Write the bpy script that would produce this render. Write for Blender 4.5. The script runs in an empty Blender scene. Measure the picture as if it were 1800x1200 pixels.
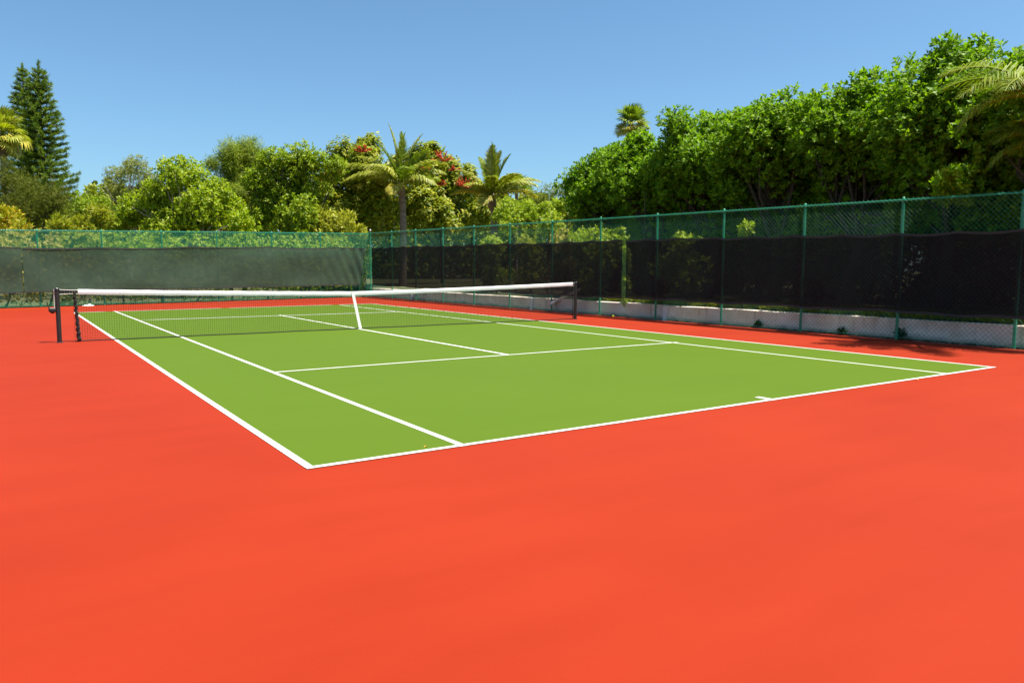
import bpy, math, random
import numpy as np

# ------------------------------------------------------------------ camera, sky, sun, exposure
SC = bpy.context.scene
COL = SC.collection
CAM = np.array([-1.81500475, -5.40505255, 1.50501371])
YAW, PITCH, ROLL, FPX = 0.595196, -0.0965482, 0.0039651, 1320.09     # focal length in pixels of an 1800 px wide frame


def cam_axes():
    cy, sy, cp, sp = math.cos(YAW), math.sin(YAW), math.cos(PITCH), math.sin(PITCH)
    cr, sr = math.cos(ROLL), math.sin(ROLL)
    f = np.array([sy * cp, cy * cp, sp])
    rt = np.array([cy, -sy, 0.0])
    up = np.cross(rt, f)
    return rt * cr + up * sr, up * cr - rt * sr, f


RT, UP, FW = cam_axes()
cam_data = bpy.data.cameras.new('camera')
cam = bpy.data.objects.new('camera', cam_data)
COL.objects.link(cam)
from mathutils import Matrix, Vector
cam.matrix_world = Matrix(((RT[0], UP[0], -FW[0], CAM[0]), (RT[1], UP[1], -FW[1], CAM[1]),
                           (RT[2], UP[2], -FW[2], CAM[2]), (0, 0, 0, 1)))
cam_data.sensor_width = 36
cam_data.lens = FPX / 1800 * 36
cam_data.clip_start = 0.05
cam_data.clip_end = 3000
SC.camera = cam

SUN_TO = np.array([0.27, -0.30, 1.0])
SUN_TO = SUN_TO / np.linalg.norm(SUN_TO)
world = bpy.data.worlds.new('World')
SC.world = world
world.use_nodes = True
wn = world.node_tree
wn.nodes.clear()
wo = wn.nodes.new('ShaderNodeOutputWorld')
bg = wn.nodes.new('ShaderNodeBackground')
sky = wn.nodes.new('ShaderNodeTexSky')
sky.sky_type = 'NISHITA'
sky.sun_disc = False
sky.sun_elevation = math.asin(SUN_TO[2])
sky.sun_rotation = math.atan2(SUN_TO[0], SUN_TO[1])
sky.altitude = 0
sky.air_density = 0.9
sky.dust_density = 1.3
sky.ozone_density = 8.0
bg.inputs['Strength'].default_value = 0.079
tint = wn.nodes.new('ShaderNodeMix')               # slightly cooler, clearer air
tint.data_type = 'RGBA'
tint.blend_type = 'MULTIPLY'
tint.inputs[0].default_value = 1.0
tint.inputs[7].default_value = (0.92, 1.06, 0.97, 1)
wn.links.new(sky.outputs[0], tint.inputs[6])
wn.links.new(tint.outputs[2], bg.inputs['Color'])
wn.links.new(bg.outputs[0], wo.inputs['Surface'])

sun_data = bpy.data.lights.new('sun', 'SUN')
sun_data.energy = 5.0
sun_data.angle = math.radians(0.53)
sun_data.color = (1.0, 0.95, 0.86)
sun = bpy.data.objects.new('sun', sun_data)
sun.rotation_euler = Vector(-SUN_TO).to_track_quat('-Z', 'Y').to_euler()
sun.location = (10, 0, 40)
COL.objects.link(sun)

SC.view_settings.view_transform = 'Standard'
SC.view_settings.look = 'None'
SC.view_settings.exposure = 1.2
SC.view_settings.gamma = 1.0
SC.cycles.max_bounces = 8
SC.cycles.transparent_max_bounces = 16

rng = np.random.default_rng(11)
random.seed(11)


# ------------------------------------------------------------------ helpers
def at(px, py, depth):
    """world point on the sight line of a photo pixel at a given depth in metres"""
    return CAM + depth * (FW + RT * (px - 900) / FPX - UP * (py - 600) / FPX)


def ground(px, py, z=0.0):
    d = FW + RT * (px - 900) / FPX - UP * (py - 600) / FPX
    return CAM + d * (z - CAM[2]) / d[2]


def on_plane_x(px, x):
    """y of the point on the vertical plane x = const seen at photo column px (at eye height)"""
    d = FW + RT * (px - 900) / FPX + UP * 0.0967
    return CAM[1] + d[1] * (x - CAM[0]) / d[0]


ORIGIN = {}


def props(o, label=None, cat=None, group=None, kind=None):
    if label:
        o['label'] = label
    if cat:
        o['category'] = cat
    if group:
        o['group'] = group
    if kind:
        o['kind'] = kind
    return o


def thing(name, label, cat, loc, group=None):
    o = bpy.data.objects.new(name, None)
    o.empty_display_size = 0.3
    COL.objects.link(o)
    o.location = tuple(float(c) for c in loc)
    ORIGIN[o.name] = np.array(loc, float)
    return props(o, label, cat, group)


def link_mesh(name, V, F, mat, parent=None, origin=None, smooth=False):
    V = np.asarray(V, float)
    if parent is not None:
        org = ORIGIN[parent.name]
    else:
        org = np.array(origin if origin is not None else (0, 0, 0), float)
    me = bpy.data.meshes.new(name)
    Vl = V - org
    if isinstance(F, np.ndarray):
        nf, k = F.shape
        me.vertices.add(len(Vl))
        me.vertices.foreach_set('co', Vl.astype(np.float32).ravel())
        me.loops.add(nf * k)
        me.loops.foreach_set('vertex_index', F.astype(np.int32).ravel())
        me.polygons.add(nf)
        me.polygons.foreach_set('loop_start', (np.arange(nf) * k).astype(np.int32))
        me.polygons.foreach_set('loop_total', np.full(nf, k, np.int32))
        me.update(calc_edges=True)
    else:
        me.from_pydata([tuple(v) for v in Vl], [], F)
        me.update()
    if smooth:
        me.polygons.foreach_set('use_smooth', np.ones(len(me.polygons), bool))
    me.materials.append(mat)
    o = bpy.data.objects.new(name, me)
    COL.objects.link(o)
    ORIGIN[o.name] = org
    if parent is None:
        o.location = tuple(org)
    else:
        o.parent = parent
    return o


class G:
    """collects shapes into one mesh"""

    def __init__(self):
        self.V, self.F = [], []

    def add(self, V, F):
        n = len(self.V)
        self.V.extend([tuple(float(c) for c in v) for v in V])
        self.F.extend([tuple(i + n for i in f) for f in F])
        return self

    def box(self, c, s, rz=0.0, bev=0.0):
        hx, hy, hz = s[0] / 2, s[1] / 2, s[2] / 2
        b = min(bev, hx * .9, hy * .9, hz * .9)
        ca, sa = math.cos(rz), math.sin(rz)

        def T(p):
            return (c[0] + p[0] * ca - p[1] * sa, c[1] + p[0] * sa + p[1] * ca, c[2] + p[2])
        if b <= 0:
            P = [(x, y, z) for z in (-hz, hz) for x, y in ((-hx, -hy), (hx, -hy), (hx, hy), (-hx, hy))]
            return self.add([T(p) for p in P], [(3, 2, 1, 0), (4, 5, 6, 7), (0, 1, 5, 4), (1, 2, 6, 5), (2, 3, 7, 6), (3, 0, 4, 7)])
        rings = []
        for z, ins in ((-hz, b), (-hz + b, 0), (hz - b, 0), (hz, b)):
            x, y = hx - ins, hy - ins
            k = b if ins == 0 else 0
            rings.append([(-x + k, -y, z), (x - k, -y, z), (x, -y + k, z), (x, y - k, z), (x - k, y, z), (-x + k, y, z), (-x, y - k, z), (-x, -y + k, z)])
        P = [T(p) for r in rings for p in r]
        F = [tuple(reversed(range(8))), tuple(range(24, 32))]
        for r in range(3):
            for i in range(8):
                j = (i + 1) % 8
                F.append((r * 8 + i, r * 8 + j, r * 8 + 8 + j, r * 8 + 8 + i))
        return self.add(P, F)

    def tube(self, path, rad, sides=8, cap=True):
        path = [np.array(p, float) for p in path]
        n = len(path)
        if not hasattr(rad, '__len__'):
            rad = [rad] * n
        ref = None
        P, F = [], []
        for i in range(n):
            t = path[min(i + 1, n - 1)] - path[max(i - 1, 0)]
            t = t / (np.linalg.norm(t) + 1e-9)
            if ref is None:
                ref = np.array([1, 0, 0]) if abs(t[0]) < .8 else np.array([0, 1, 0])
            u = ref - t * np.dot(ref, t)
            u /= np.linalg.norm(u) + 1e-9
            ref = u
            v = np.cross(t, u)
            for k in range(sides):
                a = 2 * math.pi * k / sides
                P.append(path[i] + rad[i] * (u * math.cos(a) + v * math.sin(a)))
        for i in range(n - 1):
            for k in range(sides):
                j = (k + 1) % sides
                F.append((i * sides + k, i * sides + j, i * sides + sides + j, i * sides + sides + k))
        if cap:
            F.append(tuple(reversed(range(sides))))
            F.append(tuple(range((n - 1) * sides, n * sides)))
        return self.add(P, F)

    def lathe(self, c, prof, sides=12):
        P, F = [], []
        for r, z in prof:
            for k in range(sides):
                a = 2 * math.pi * k / sides
                P.append((c[0] + r * math.cos(a), c[1] + r * math.sin(a), c[2] + z))
        m = len(prof)
        for i in range(m - 1):
            for k in range(sides):
                j = (k + 1) % sides
                F.append((i * sides + k, i * sides + j, (i + 1) * sides + j, (i + 1) * sides + k))
        F.append(tuple(reversed(range(sides))))
        F.append(tuple(range((m - 1) * sides, m * sides)))
        return self.add(P, F)

    def build(self, name, mat, parent=None, origin=None, smooth=False):
        return link_mesh(name, self.V, self.F, mat, parent, origin, smooth)


def strands(A, B, r, sides=3):
    """many thin straight wires A[i] -> B[i] as one quad array"""
    A, B = np.asarray(A, float), np.asarray(B, float)
    n = len(A)
    t = B - A
    t /= np.linalg.norm(t, axis=1, keepdims=True) + 1e-9
    ref = np.where(np.abs(t[:, 2:3]) < .9, np.array([[0, 0, 1.]]), np.array([[1., 0, 0]]))
    u = np.cross(t, ref)
    u /= np.linalg.norm(u, axis=1, keepdims=True)
    v = np.cross(t, u)
    ring = []
    for k in range(sides):
        a = 2 * math.pi * k / sides
        ring.append(r * (u * math.cos(a) + v * math.sin(a)))
    R = np.stack(ring, 1)
    V = np.concatenate([A[:, None] + R, B[:, None] + R], 1).reshape(-1, 3)
    base = np.arange(n)[:, None] * (2 * sides)
    F = []
    for k in range(sides):
        j = (k + 1) % sides
        F.append(np.concatenate([base + k, base + j, base + sides + j, base + sides + k], 1))
    return V, np.concatenate(F, 0)


# ------------------------------------------------------------------ materials
def new_mat(name):
    m = bpy.data.materials.new(name)
    m.use_nodes = True
    nt = m.node_tree
    nt.nodes.clear()
    out = nt.nodes.new('ShaderNodeOutputMaterial')
    return m, nt, out


def N(nt, kind, **kw):
    n = nt.nodes.new(kind)
    for k, v in kw.items():
        if k in n.inputs:
            n.inputs[k].default_value = v
        else:
            setattr(n, k, v)
    return n


def principled(name, col, rough=0.5, spec=0.5, metal=0.0, var=0.0, scale=6.0, bump=0.0, bscale=60.0, col2=None, stretch=None):
    m, nt, out = new_mat(name)
    p = N(nt, 'ShaderNodeBsdfPrincipled')
    p.inputs['Roughness'].default_value = rough
    p.inputs['Specular IOR Level'].default_value = spec
    p.inputs['Metallic'].default_value = metal
    tc = N(nt, 'ShaderNodeTexCoord')
    src = tc.outputs['Object']
    if stretch:
        mp = N(nt, 'ShaderNodeMapping')
        mp.inputs['Scale'].default_value = stretch
        nt.links.new(src, mp.inputs[0])
        src = mp.outputs[0]
    if col2 is None:
        col2 = tuple(c * (1 - var) for c in col)
    nz = N(nt, 'ShaderNodeTexNoise', Scale=scale, Detail=5.0)
    nt.links.new(src, nz.inputs['Vector'])
    rp = N(nt, 'ShaderNodeValToRGB')
    rp.color_ramp.elements[0].position = 0.32
    rp.color_ramp.elements[1].position = 0.68
    rp.color_ramp.elements[0].color = (*col2, 1)
    rp.color_ramp.elements[1].color = (*col, 1)
    nt.links.new(nz.outputs[0], rp.inputs[0])
    nt.links.new(rp.outputs[0], p.inputs['Base Color'])
    if bump:
        b = N(nt, 'ShaderNodeBump', Strength=bump, Distance=0.01)
        n2 = N(nt, 'ShaderNodeTexNoise', Scale=bscale, Detail=4.0)
        nt.links.new(tc.outputs['Object'], n2.inputs['Vector'])
        nt.links.new(n2.outputs[0], b.inputs['Height'])
        nt.links.new(b.outputs[0], p.inputs['Normal'])
    nt.links.new(p.outputs[0], out.inputs['Surface'])
    return m


def leaf_mat(name, cols, trans=0.32, rough=0.42, spec=0.4):
    """leaf: each leaf (mesh island) draws its own tone; light passes through the blade"""
    m, nt, out = new_mat(name)
    g = N(nt, 'ShaderNodeNewGeometry')
    rp = N(nt, 'ShaderNodeValToRGB')
    el = rp.color_ramp.elements
    while len(el) < len(cols):
        el.new(0.5)
    for i, c in enumerate(cols):
        el[i].position = i / (len(cols) - 1)
        el[i].color = (*c, 1)
    nt.links.new(g.outputs['Random Per Island'], rp.inputs[0])
    p = N(nt, 'ShaderNodeBsdfPrincipled')
    p.inputs['Roughness'].default_value = rough
    p.inputs['Specular IOR Level'].default_value = spec
    t = N(nt, 'ShaderNodeBsdfTranslucent')
    gain = N(nt, 'ShaderNodeMix', data_type='RGBA', blend_type='MULTIPLY')
    gain.inputs[0].default_value = 1.0
    gain.inputs[7].default_value = (1.08, 1.25, 0.40, 1)
    nt.links.new(rp.outputs[0], gain.inputs[6])
    mx = N(nt, 'ShaderNodeMixShader')
    mx.inputs[0].default_value = trans
    nt.links.new(rp.outputs[0], p.inputs['Base Color'])
    nt.links.new(gain.outputs[2], t.inputs['Color'])
    nt.links.new(p.outputs[0], mx.inputs[1])
    nt.links.new(t.outputs[0], mx.inputs[2])
    nt.links.new(mx.outputs[0], out.inputs['Surface'])
    return m


def court_paint(name, col, col2, streak):
    """acrylic court paint: fine sand grain, faint squeegee streaks and patches of wear"""
    m, nt, out = new_mat(name)
    tc = N(nt, 'ShaderNodeTexCoord')
    p = N(nt, 'ShaderNodeBsdfPrincipled')
    p.inputs['Roughness'].default_value = 0.72
    p.inputs['Specular IOR Level'].default_value = 0.12
    n1 = N(nt, 'ShaderNodeTexNoise', Scale=0.35, Detail=3.0, Roughness=0.5)
    nt.links.new(tc.outputs['Object'], n1.inputs['Vector'])
    mp = N(nt, 'ShaderNodeMapping')
    mp.inputs['Scale'].default_value = (0.45, 2.2, 1)
    mp.inputs['Rotation'].default_value = (0, 0, 0.12)
    nt.links.new(tc.outputs['Object'], mp.inputs[0])
    n2 = N(nt, 'ShaderNodeTexNoise', Scale=1.0, Detail=4.0, Roughness=0.55)
    nt.links.new(mp.outputs[0], n2.inputs['Vector'])
    n3 = N(nt, 'ShaderNodeTexNoise', Scale=180.0, Detail=2.0)
    nt.links.new(tc.outputs['Object'], n3.inputs['Vector'])
    a = N(nt, 'ShaderNodeMath', operation='ADD')
    nt.links.new(n1.outputs[0], a.inputs[0])
    s = N(nt, 'ShaderNodeMath', operation='MULTIPLY')
    s.inputs[1].default_value = streak
    nt.links.new(n2.outputs[0], s.inputs[0])
    nt.links.new(s.outputs[0], a.inputs[1])
    g = N(nt, 'ShaderNodeMath', operation='MULTIPLY_ADD')
    g.inputs[1].default_value = 0.25
    nt.links.new(n3.outputs[0], g.inputs[0])
    nt.links.new(a.outputs[0], g.inputs[2])
    rp = N(nt, 'ShaderNodeMapRange')
    c = 0.5 + 0.5 * streak + 0.125
    rp.inputs[1].default_value = c - 0.3
    rp.inputs[2].default_value = c + 0.3
    nt.links.new(g.outputs[0], rp.inputs[0])
    mx = N(nt, 'ShaderNodeMix', data_type='RGBA')
    mx.inputs[6].default_value = (*col2, 1)
    mx.inputs[7].default_value = (*col, 1)
    nt.links.new(rp.outputs[0], mx.inputs[0])
    nt.links.new(mx.outputs[2], p.inputs['Base Color'])
    b = N(nt, 'ShaderNodeBump', Strength=0.22, Distance=0.004)
    nt.links.new(n3.outputs[0], b.inputs['Height'])
    nt.links.new(b.outputs[0], p.inputs['Normal'])
    nt.links.new(p.outputs[0], out.inputs['Surface'])
    return m


def shade_cloth(name, col, col2, open_, trans=0.1):
    """woven shade cloth: open weave lets a share of the light and the view through"""
    m, nt, out = new_mat(name)
    tc = N(nt, 'ShaderNodeTexCoord')
    d = N(nt, 'ShaderNodeBsdfPrincipled')
    d.inputs['Roughness'].default_value = 0.8
    d.inputs['Specular IOR Level'].default_value = 0.25
    nz = N(nt, 'ShaderNodeTexNoise', Scale=1.7, Detail=6.0, Roughness=0.6)
    nt.links.new(tc.outputs['Object'], nz.inputs['Vector'])
    rp = N(nt, 'ShaderNodeValToRGB')
    rp.color_ramp.elements[0].position = 0.35
    rp.color_ramp.elements[1].position = 0.65
    rp.color_ramp.elements[0].color = (*col2, 1)
    rp.color_ramp.elements[1].color = (*col, 1)
    nt.links.new(nz.outputs[0], rp.inputs[0])
    nt.links.new(rp.outputs[0], d.inputs['Base Color'])
    t = N(nt, 'ShaderNodeBsdfTranslucent')
    nt.links.new(rp.outputs[0], t.inputs['Color'])
    m1 = N(nt, 'ShaderNodeMixShader')
    m1.inputs[0].default_value = trans
    nt.links.new(d.outputs[0], m1.inputs[1])
    nt.links.new(t.outputs[0], m1.inputs[2])
    tr = N(nt, 'ShaderNodeBsdfTransparent')
    m2 = N(nt, 'ShaderNodeMixShader')
    m2.inputs[0].default_value = open_
    nt.links.new(m1.outputs[0], m2.inputs[1])
    nt.links.new(tr.outputs[0], m2.inputs[2])
    nt.links.new(m2.outputs[0], out.inputs['Surface'])
    return m


def wall_mat():
    """old whitewashed concrete: blotches, rust-brown runs down from the top, grime at the foot"""
    m, nt, out = new_mat('whitewashed_concrete')
    tc = N(nt, 'ShaderNodeTexCoord')
    p = N(nt, 'ShaderNodeBsdfPrincipled')
    p.inputs['Roughness'].default_value = 0.9
    p.inputs['Specular IOR Level'].default_value = 0.2
    n1 = N(nt, 'ShaderNodeTexNoise', Scale=2.2, Detail=7.0, Roughness=0.65)
    nt.links.new(tc.outputs['Object'], n1.inputs['Vector'])
    r1 = N(nt, 'ShaderNodeValToRGB')
    r1.color_ramp.elements[0].position = 0.36
    r1.color_ramp.elements[1].position = 0.62
    r1.color_ramp.elements[0].color = (0.66, 0.54, 0.44, 1)
    r1.color_ramp.elements[1].color = (0.84, 0.75, 0.67, 1)
    nt.links.new(n1.outputs[0], r1.inputs[0])
    mp = N(nt, 'ShaderNodeMapping')
    mp.inputs['Scale'].default_value = (1, 5.0, 0.5)
    nt.links.new(tc.outputs['Object'], mp.inputs[0])
    n2 = N(nt, 'ShaderNodeTexNoise', Scale=1.0, Detail=5.0)
    nt.links.new(mp.outputs[0], n2.inputs['Vector'])
    r2 = N(nt, 'ShaderNodeValToRGB')
    r2.color_ramp.elements[0].position = 0.58
    r2.color_ramp.elements[1].position = 0.74
    r2.color_ramp.elements[0].color = (0, 0, 0, 1)
    r2.color_ramp.elements[1].color = (0.6, 0.6, 0.6, 1)
    nt.links.new(n2.outputs[0], r2.inputs[0])
    mx = N(nt, 'ShaderNodeMix', data_type='RGBA')
    mx.inputs[7].default_value = (0.22, 0.13, 0.06, 1)
    nt.links.new(r2.outputs[0], mx.inputs[0])
    nt.links.new(r1.outputs[0], mx.inputs[6])
    nt.links.new(mx.outputs[2], p.inputs['Base Color'])
    sx_ = N(nt, 'ShaderNodeSeparateXYZ')
    nt.links.new(tc.outputs['Object'], sx_.inputs[0])
    gz = N(nt, 'ShaderNodeMath', operation='MULTIPLY_ADD')     # height of the splash line, ragged
    gz.inputs[1].default_value = -0.34
    nt.links.new(n1.outputs[0], gz.inputs[0])
    nt.links.new(sx_.outputs[2], gz.inputs[2])
    gr = N(nt, 'ShaderNodeMapRange')
    gr.inputs[1].default_value = -0.05
    gr.inputs[2].default_value = -0.16
    gr.inputs[3].default_value = 0.0
    gr.inputs[4].default_value = 0.75
    nt.links.new(gz.outputs[0], gr.inputs[0])
    mg = N(nt, 'ShaderNodeMix', data_type='RGBA')
    mg.inputs[7].default_value = (0.13, 0.10, 0.07, 1)
    nt.links.new(gr.outputs[0], mg.inputs[0])
    nt.links.new(mx.outputs[2], mg.inputs[6])
    nt.links.new(mg.outputs[2], p.inputs['Base Color'])
    b = N(nt, 'ShaderNodeBump', Strength=0.5, Distance=0.02)
    nt.links.new(n1.outputs[0], b.inputs['Height'])
    nt.links.new(b.outputs[0], p.inputs['Normal'])
    nt.links.new(p.outputs[0], out.inputs['Surface'])
    return m


M = {}
M['red'] = court_paint('red_court_paint', (0.257, 0.0212, 0.0041), (0.223, 0.0166, 0.0031), 0.8)
M['green'] = court_paint('green_court_paint', (0.069, 0.117, 0.0054), (0.063, 0.110, 0.0048), 0.7)
M['white'] = principled('white_line_paint', (0.58, 0.57, 0.54), 0.7, 0.3, var=0.16, scale=5, bump=0.15, bscale=150)
M['soil'] = principled('soil_and_litter', (0.10, 0.085, 0.04), 0.95, 0.1, col2=(0.05, 0.06, 0.02), scale=2.0, bump=0.8, bscale=14)
M['wall'] = wall_mat()
M['steel'] = principled('green_vinyl_steel', (0.018, 0.255, 0.135), 0.38, 0.5, var=0.25, scale=5)
M['wire'] = principled('green_vinyl_wire', (0.022, 0.270, 0.150), 0.4, 0.5, var=0.2, scale=3)
M['galv'] = principled('galvanised_cap', (0.55, 0.57, 0.58), 0.4, 0.5, metal=0.6, var=0.2)
M['black'] = principled('black_painted_steel', (0.018, 0.017, 0.017), 0.38, 0.5, var=0.3, scale=9)
M['netcord'] = principled('black_net_cord', (0.020, 0.020, 0.020), 0.8, 0.2, var=0.2, scale=30)
M['tape'] = principled('white_canvas', (0.74, 0.73, 0.71), 0.85, 0.2, var=0.07, scale=9, bump=0.3, bscale=90)
M['limewash'] = principled('white_limewash', (0.82, 0.81, 0.78), 0.9, 0.2, var=0.1, scale=7)  # extra white puts the sun on the buttresses into their colour
M['cord'] = principled('white_cord', (0.72, 0.70, 0.66), 0.8, 0.2, var=0.1)
M['cloth_black'] = shade_cloth('black_shade_cloth', (0.0085, 0.0095, 0.0095), (0.006, 0.0065, 0.007), 0.11)
M['cloth_green'] = shade_cloth('green_shade_cloth', (0.046, 0.082, 0.052), (0.034, 0.063, 0.040), 0.12, 0.2)
M['hem'] = principled('dark_hem_webbing', (0.035, 0.038, 0.036), 0.7, 0.3, var=0.2)
M['ball'] = principled('yellow_felt', (0.62, 0.60, 0.05), 0.95, 0.1, var=0.12, scale=60, bump=0.6, bscale=200)
M['paper'] = principled('crumpled_white_cloth', (0.78, 0.77, 0.75), 0.9, 0.1, var=0.08)
M['deadleaf'] = principled('dry_orange_leaf', (0.60, 0.30, 0.03), 0.7, 0.2, var=0.3, scale=40)
M['bark'] = principled('grey_bark', (0.105, 0.085, 0.062), 0.9, 0.15, col2=(0.05, 0.04, 0.03), scale=4, bump=0.8, bscale=18, stretch=(1, 1, 4))
M['palebark'] = principled('pale_bark', (0.42, 0.36, 0.27), 0.85, 0.2, col2=(0.26, 0.21, 0.15), scale=6, bump=0.5, bscale=20)
M['palmbark'] = principled('ringed_palm_bark', (0.27, 0.20, 0.15), 0.9, 0.15, col2=(0.14, 0.10, 0.075), scale=3, bump=0.8, bscale=10, stretch=(0.5, 0.5, 6))
M['shedwall'] = principled('weathered_shed_wall', (0.50, 0.48, 0.45), 0.8, 0.2, var=0.25, scale=3)
M['shedroof'] = principled('dark_shed_roof', (0.10, 0.085, 0.08), 0.85, 0.2, var=0.3, scale=5)
M['flower'] = leaf_mat('red_flower', ((0.50, 0.06, 0.02), (0.66, 0.13, 0.03), (0.52, 0.09, 0.04)), 0.15)

L = {
    'ficus': leaf_mat('glossy_ficus_leaf', ((0.066, 0.145, 0.005), (0.145, 0.270, 0.007), (0.260, 0.385, 0.012), (0.100, 0.205, 0.006)), 0.42, 0.55, 0.22),
    'bright': leaf_mat('bright_green_leaf', ((0.160, 0.250, 0.007), (0.270, 0.350, 0.009), (0.385, 0.410, 0.014)), 0.42, 0.5, 0.3),
    'mid': leaf_mat('mid_green_leaf', ((0.130, 0.215, 0.007), (0.225, 0.310, 0.009), (0.345, 0.380, 0.014)), 0.40, 0.5, 0.3),
    'schef': leaf_mat('umbrella_tree_leaf', ((0.125, 0.190, 0.009), (0.245, 0.285, 0.010), (0.410, 0.370, 0.018), (0.155, 0.225, 0.009)), 0.36, 0.5, 0.3),
    'olive': leaf_mat('dark_olive_needle', ((0.050, 0.075, 0.007), (0.095, 0.120, 0.008), (0.170, 0.160, 0.012)), 0.3, 0.6, 0.2),
    'greybrown': leaf_mat('thin_grey_green_leaf', ((0.160, 0.200, 0.030), (0.240, 0.270, 0.035), (0.300, 0.260, 0.080)), 0.35, 0.6, 0.2),
    'feather': leaf_mat('feathery_green_leaf', ((0.180, 0.235, 0.0108), (0.276, 0.291, 0.0144), (0.384, 0.336, 0.0270)), 0.40, 0.55, 0.25),
    'yellow': leaf_mat('yellow_croton_leaf', ((0.350, 0.330, 0.018), (0.500, 0.480, 0.050), (0.180, 0.225, 0.014)), 0.3, 0.5, 0.3),
    'orange': leaf_mat('orange_croton_leaf', ((0.480, 0.220, 0.012), (0.500, 0.400, 0.016), (0.230, 0.280, 0.013), (0.300, 0.320, 0.014)), 0.3, 0.5, 0.3),
    'lime': leaf_mat('light_green_leaf', ((0.180, 0.280, 0.0108), (0.300, 0.381, 0.0162), (0.408, 0.437, 0.0360)), 0.42, 0.5, 0.3),
    'dry': leaf_mat('dry_tangle_leaf', ((0.396, 0.302, 0.0810), (0.312, 0.302, 0.0360), (0.480, 0.358, 0.1260)), 0.35, 0.6, 0.2),
    'pine': leaf_mat('pine_needle', ((0.055, 0.120, 0.018), (0.125, 0.205, 0.018), (0.240, 0.270, 0.018)), 0.25, 0.6, 0.2),
    'palm': leaf_mat('palm_leaflet', ((0.210, 0.260, 0.020), (0.330, 0.350, 0.034), (0.460, 0.420, 0.100)), 0.36, 0.45, 0.4),
    'palmgold': leaf_mat('ageing_palm_leaflet', ((0.400, 0.330, 0.030), (0.500, 0.420, 0.070), (0.270, 0.290, 0.028)), 0.35, 0.5, 0.3),
    'palmgreen': leaf_mat('young_palm_leaflet', ((0.108, 0.185, 0.0144), (0.180, 0.252, 0.0180), (0.276, 0.302, 0.0270)), 0.34, 0.45, 0.4),
    'dark': leaf_mat('deep_green_leaf', ((0.012, 0.030, 0.006), (0.024, 0.050, 0.008), (0.040, 0.070, 0.010)), 0.15, 0.6, 0.15),  # green darkened to put deep shade into the shrub leaves; weeds share it
    'plume': leaf_mat('soft_plume_leaf', ((0.120, 0.195, 0.012), (0.200, 0.270, 0.014), (0.320, 0.330, 0.026)), 0.34, 0.55, 0.25),
    'litter': leaf_mat('dry_litter', ((0.035, 0.022, 0.012), (0.075, 0.045, 0.020), (0.120, 0.080, 0.030)), 0.05, 0.9, 0.1),
    'distant': leaf_mat('far_tree_leaf', ((0.120, 0.174, 0.0135), (0.192, 0.230, 0.0180), (0.264, 0.258, 0.0225)), 0.3, 0.6, 0.2),
}


# ------------------------------------------------------------------ foliage
def unit(a):
    return a / (np.linalg.norm(a, axis=-1, keepdims=True) + 1e-9)


def leaves_from(p, d, K, length, width, th0, th1, fold=0.18, spread=0.0):
    """K folded leaves round each twig tip p with direction d"""
    n = len(p)
    ref = unit(rng.normal(size=(n, 3)))
    u = unit(np.cross(d, ref))
    v = np.cross(d, u)
    ph0 = rng.uniform(0, 2 * math.pi, n)
    Vs = []
    for k in range(K):
        ph = ph0 + 2 * math.pi * k / K + rng.normal(0, .25, n)
        th = rng.uniform(th0, th1, n)
        a = unit(d * np.cos(th)[:, None] + (u * np.cos(ph)[:, None] + v * np.sin(ph)[:, None]) * np.sin(th)[:, None])
        ln = length * rng.uniform(.65, 1.2, n)[:, None]
        w = width * rng.uniform(.75, 1.15, n)[:, None]
        b = p + d * (rng.uniform(-.5, .5, n) * spread)[:, None]
        s = unit(np.cross(a, d + 0.3 * rng.normal(size=(n, 3))))
        nn = np.cross(s, a)
        mid = b + a * ln * .5
        q = np.stack([b, mid + s * w - nn * w * fold * 2, b + a * ln - nn * ln * .12, mid - s * w - nn * w * fold * 2], 1)
        Vs.append(q)
    V = np.concatenate(Vs, 0).reshape(-1, 3)
    F = np.arange(len(V)).reshape(-1, 4)
    return V, F


def crown_points(blobs, n, sub=12, subr=(.34, .60), inner=0.12, updir=0.45, flat=1.0):
    """twig tips on clumps that sit on the surface of each big blob; returns points, directions"""
    vol = np.array([b[3] * b[4] + b[4] * b[5] for b in blobs], float)
    share = np.maximum(1, (n * vol / vol.sum())).astype(int)
    Ps, Ds = [], []
    for b, m in zip(blobs, share):
        c = np.array(b[:3])
        R = np.array(b[3:6])
        dirs = unit(rng.normal(size=(sub, 3)) + np.array([0, 0, .15]))
        cen = c + dirs * R * rng.uniform(.45, .78, (sub, 1))
        rad = rng.uniform(*subr, (sub, 1)) * R
        k = rng.integers(0, sub, m)
        e = unit(rng.normal(size=(m, 3)) + np.array([0, 0, .25]))
        rr = np.where(rng.random(m) < inner, rng.uniform(.3, .9, m), rng.uniform(.88, 1.10, m))[:, None]
        P = cen[k] + e * rad[k] * rr
        D = unit(e * .7 + unit((P - c) / R) * .5 + np.array([0, 0, updir]) + rng.normal(0, .3, (m, 3)))
        Ps.append(P)
        Ds.append(D)
    return np.concatenate(Ps), np.concatenate(Ds)


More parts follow.
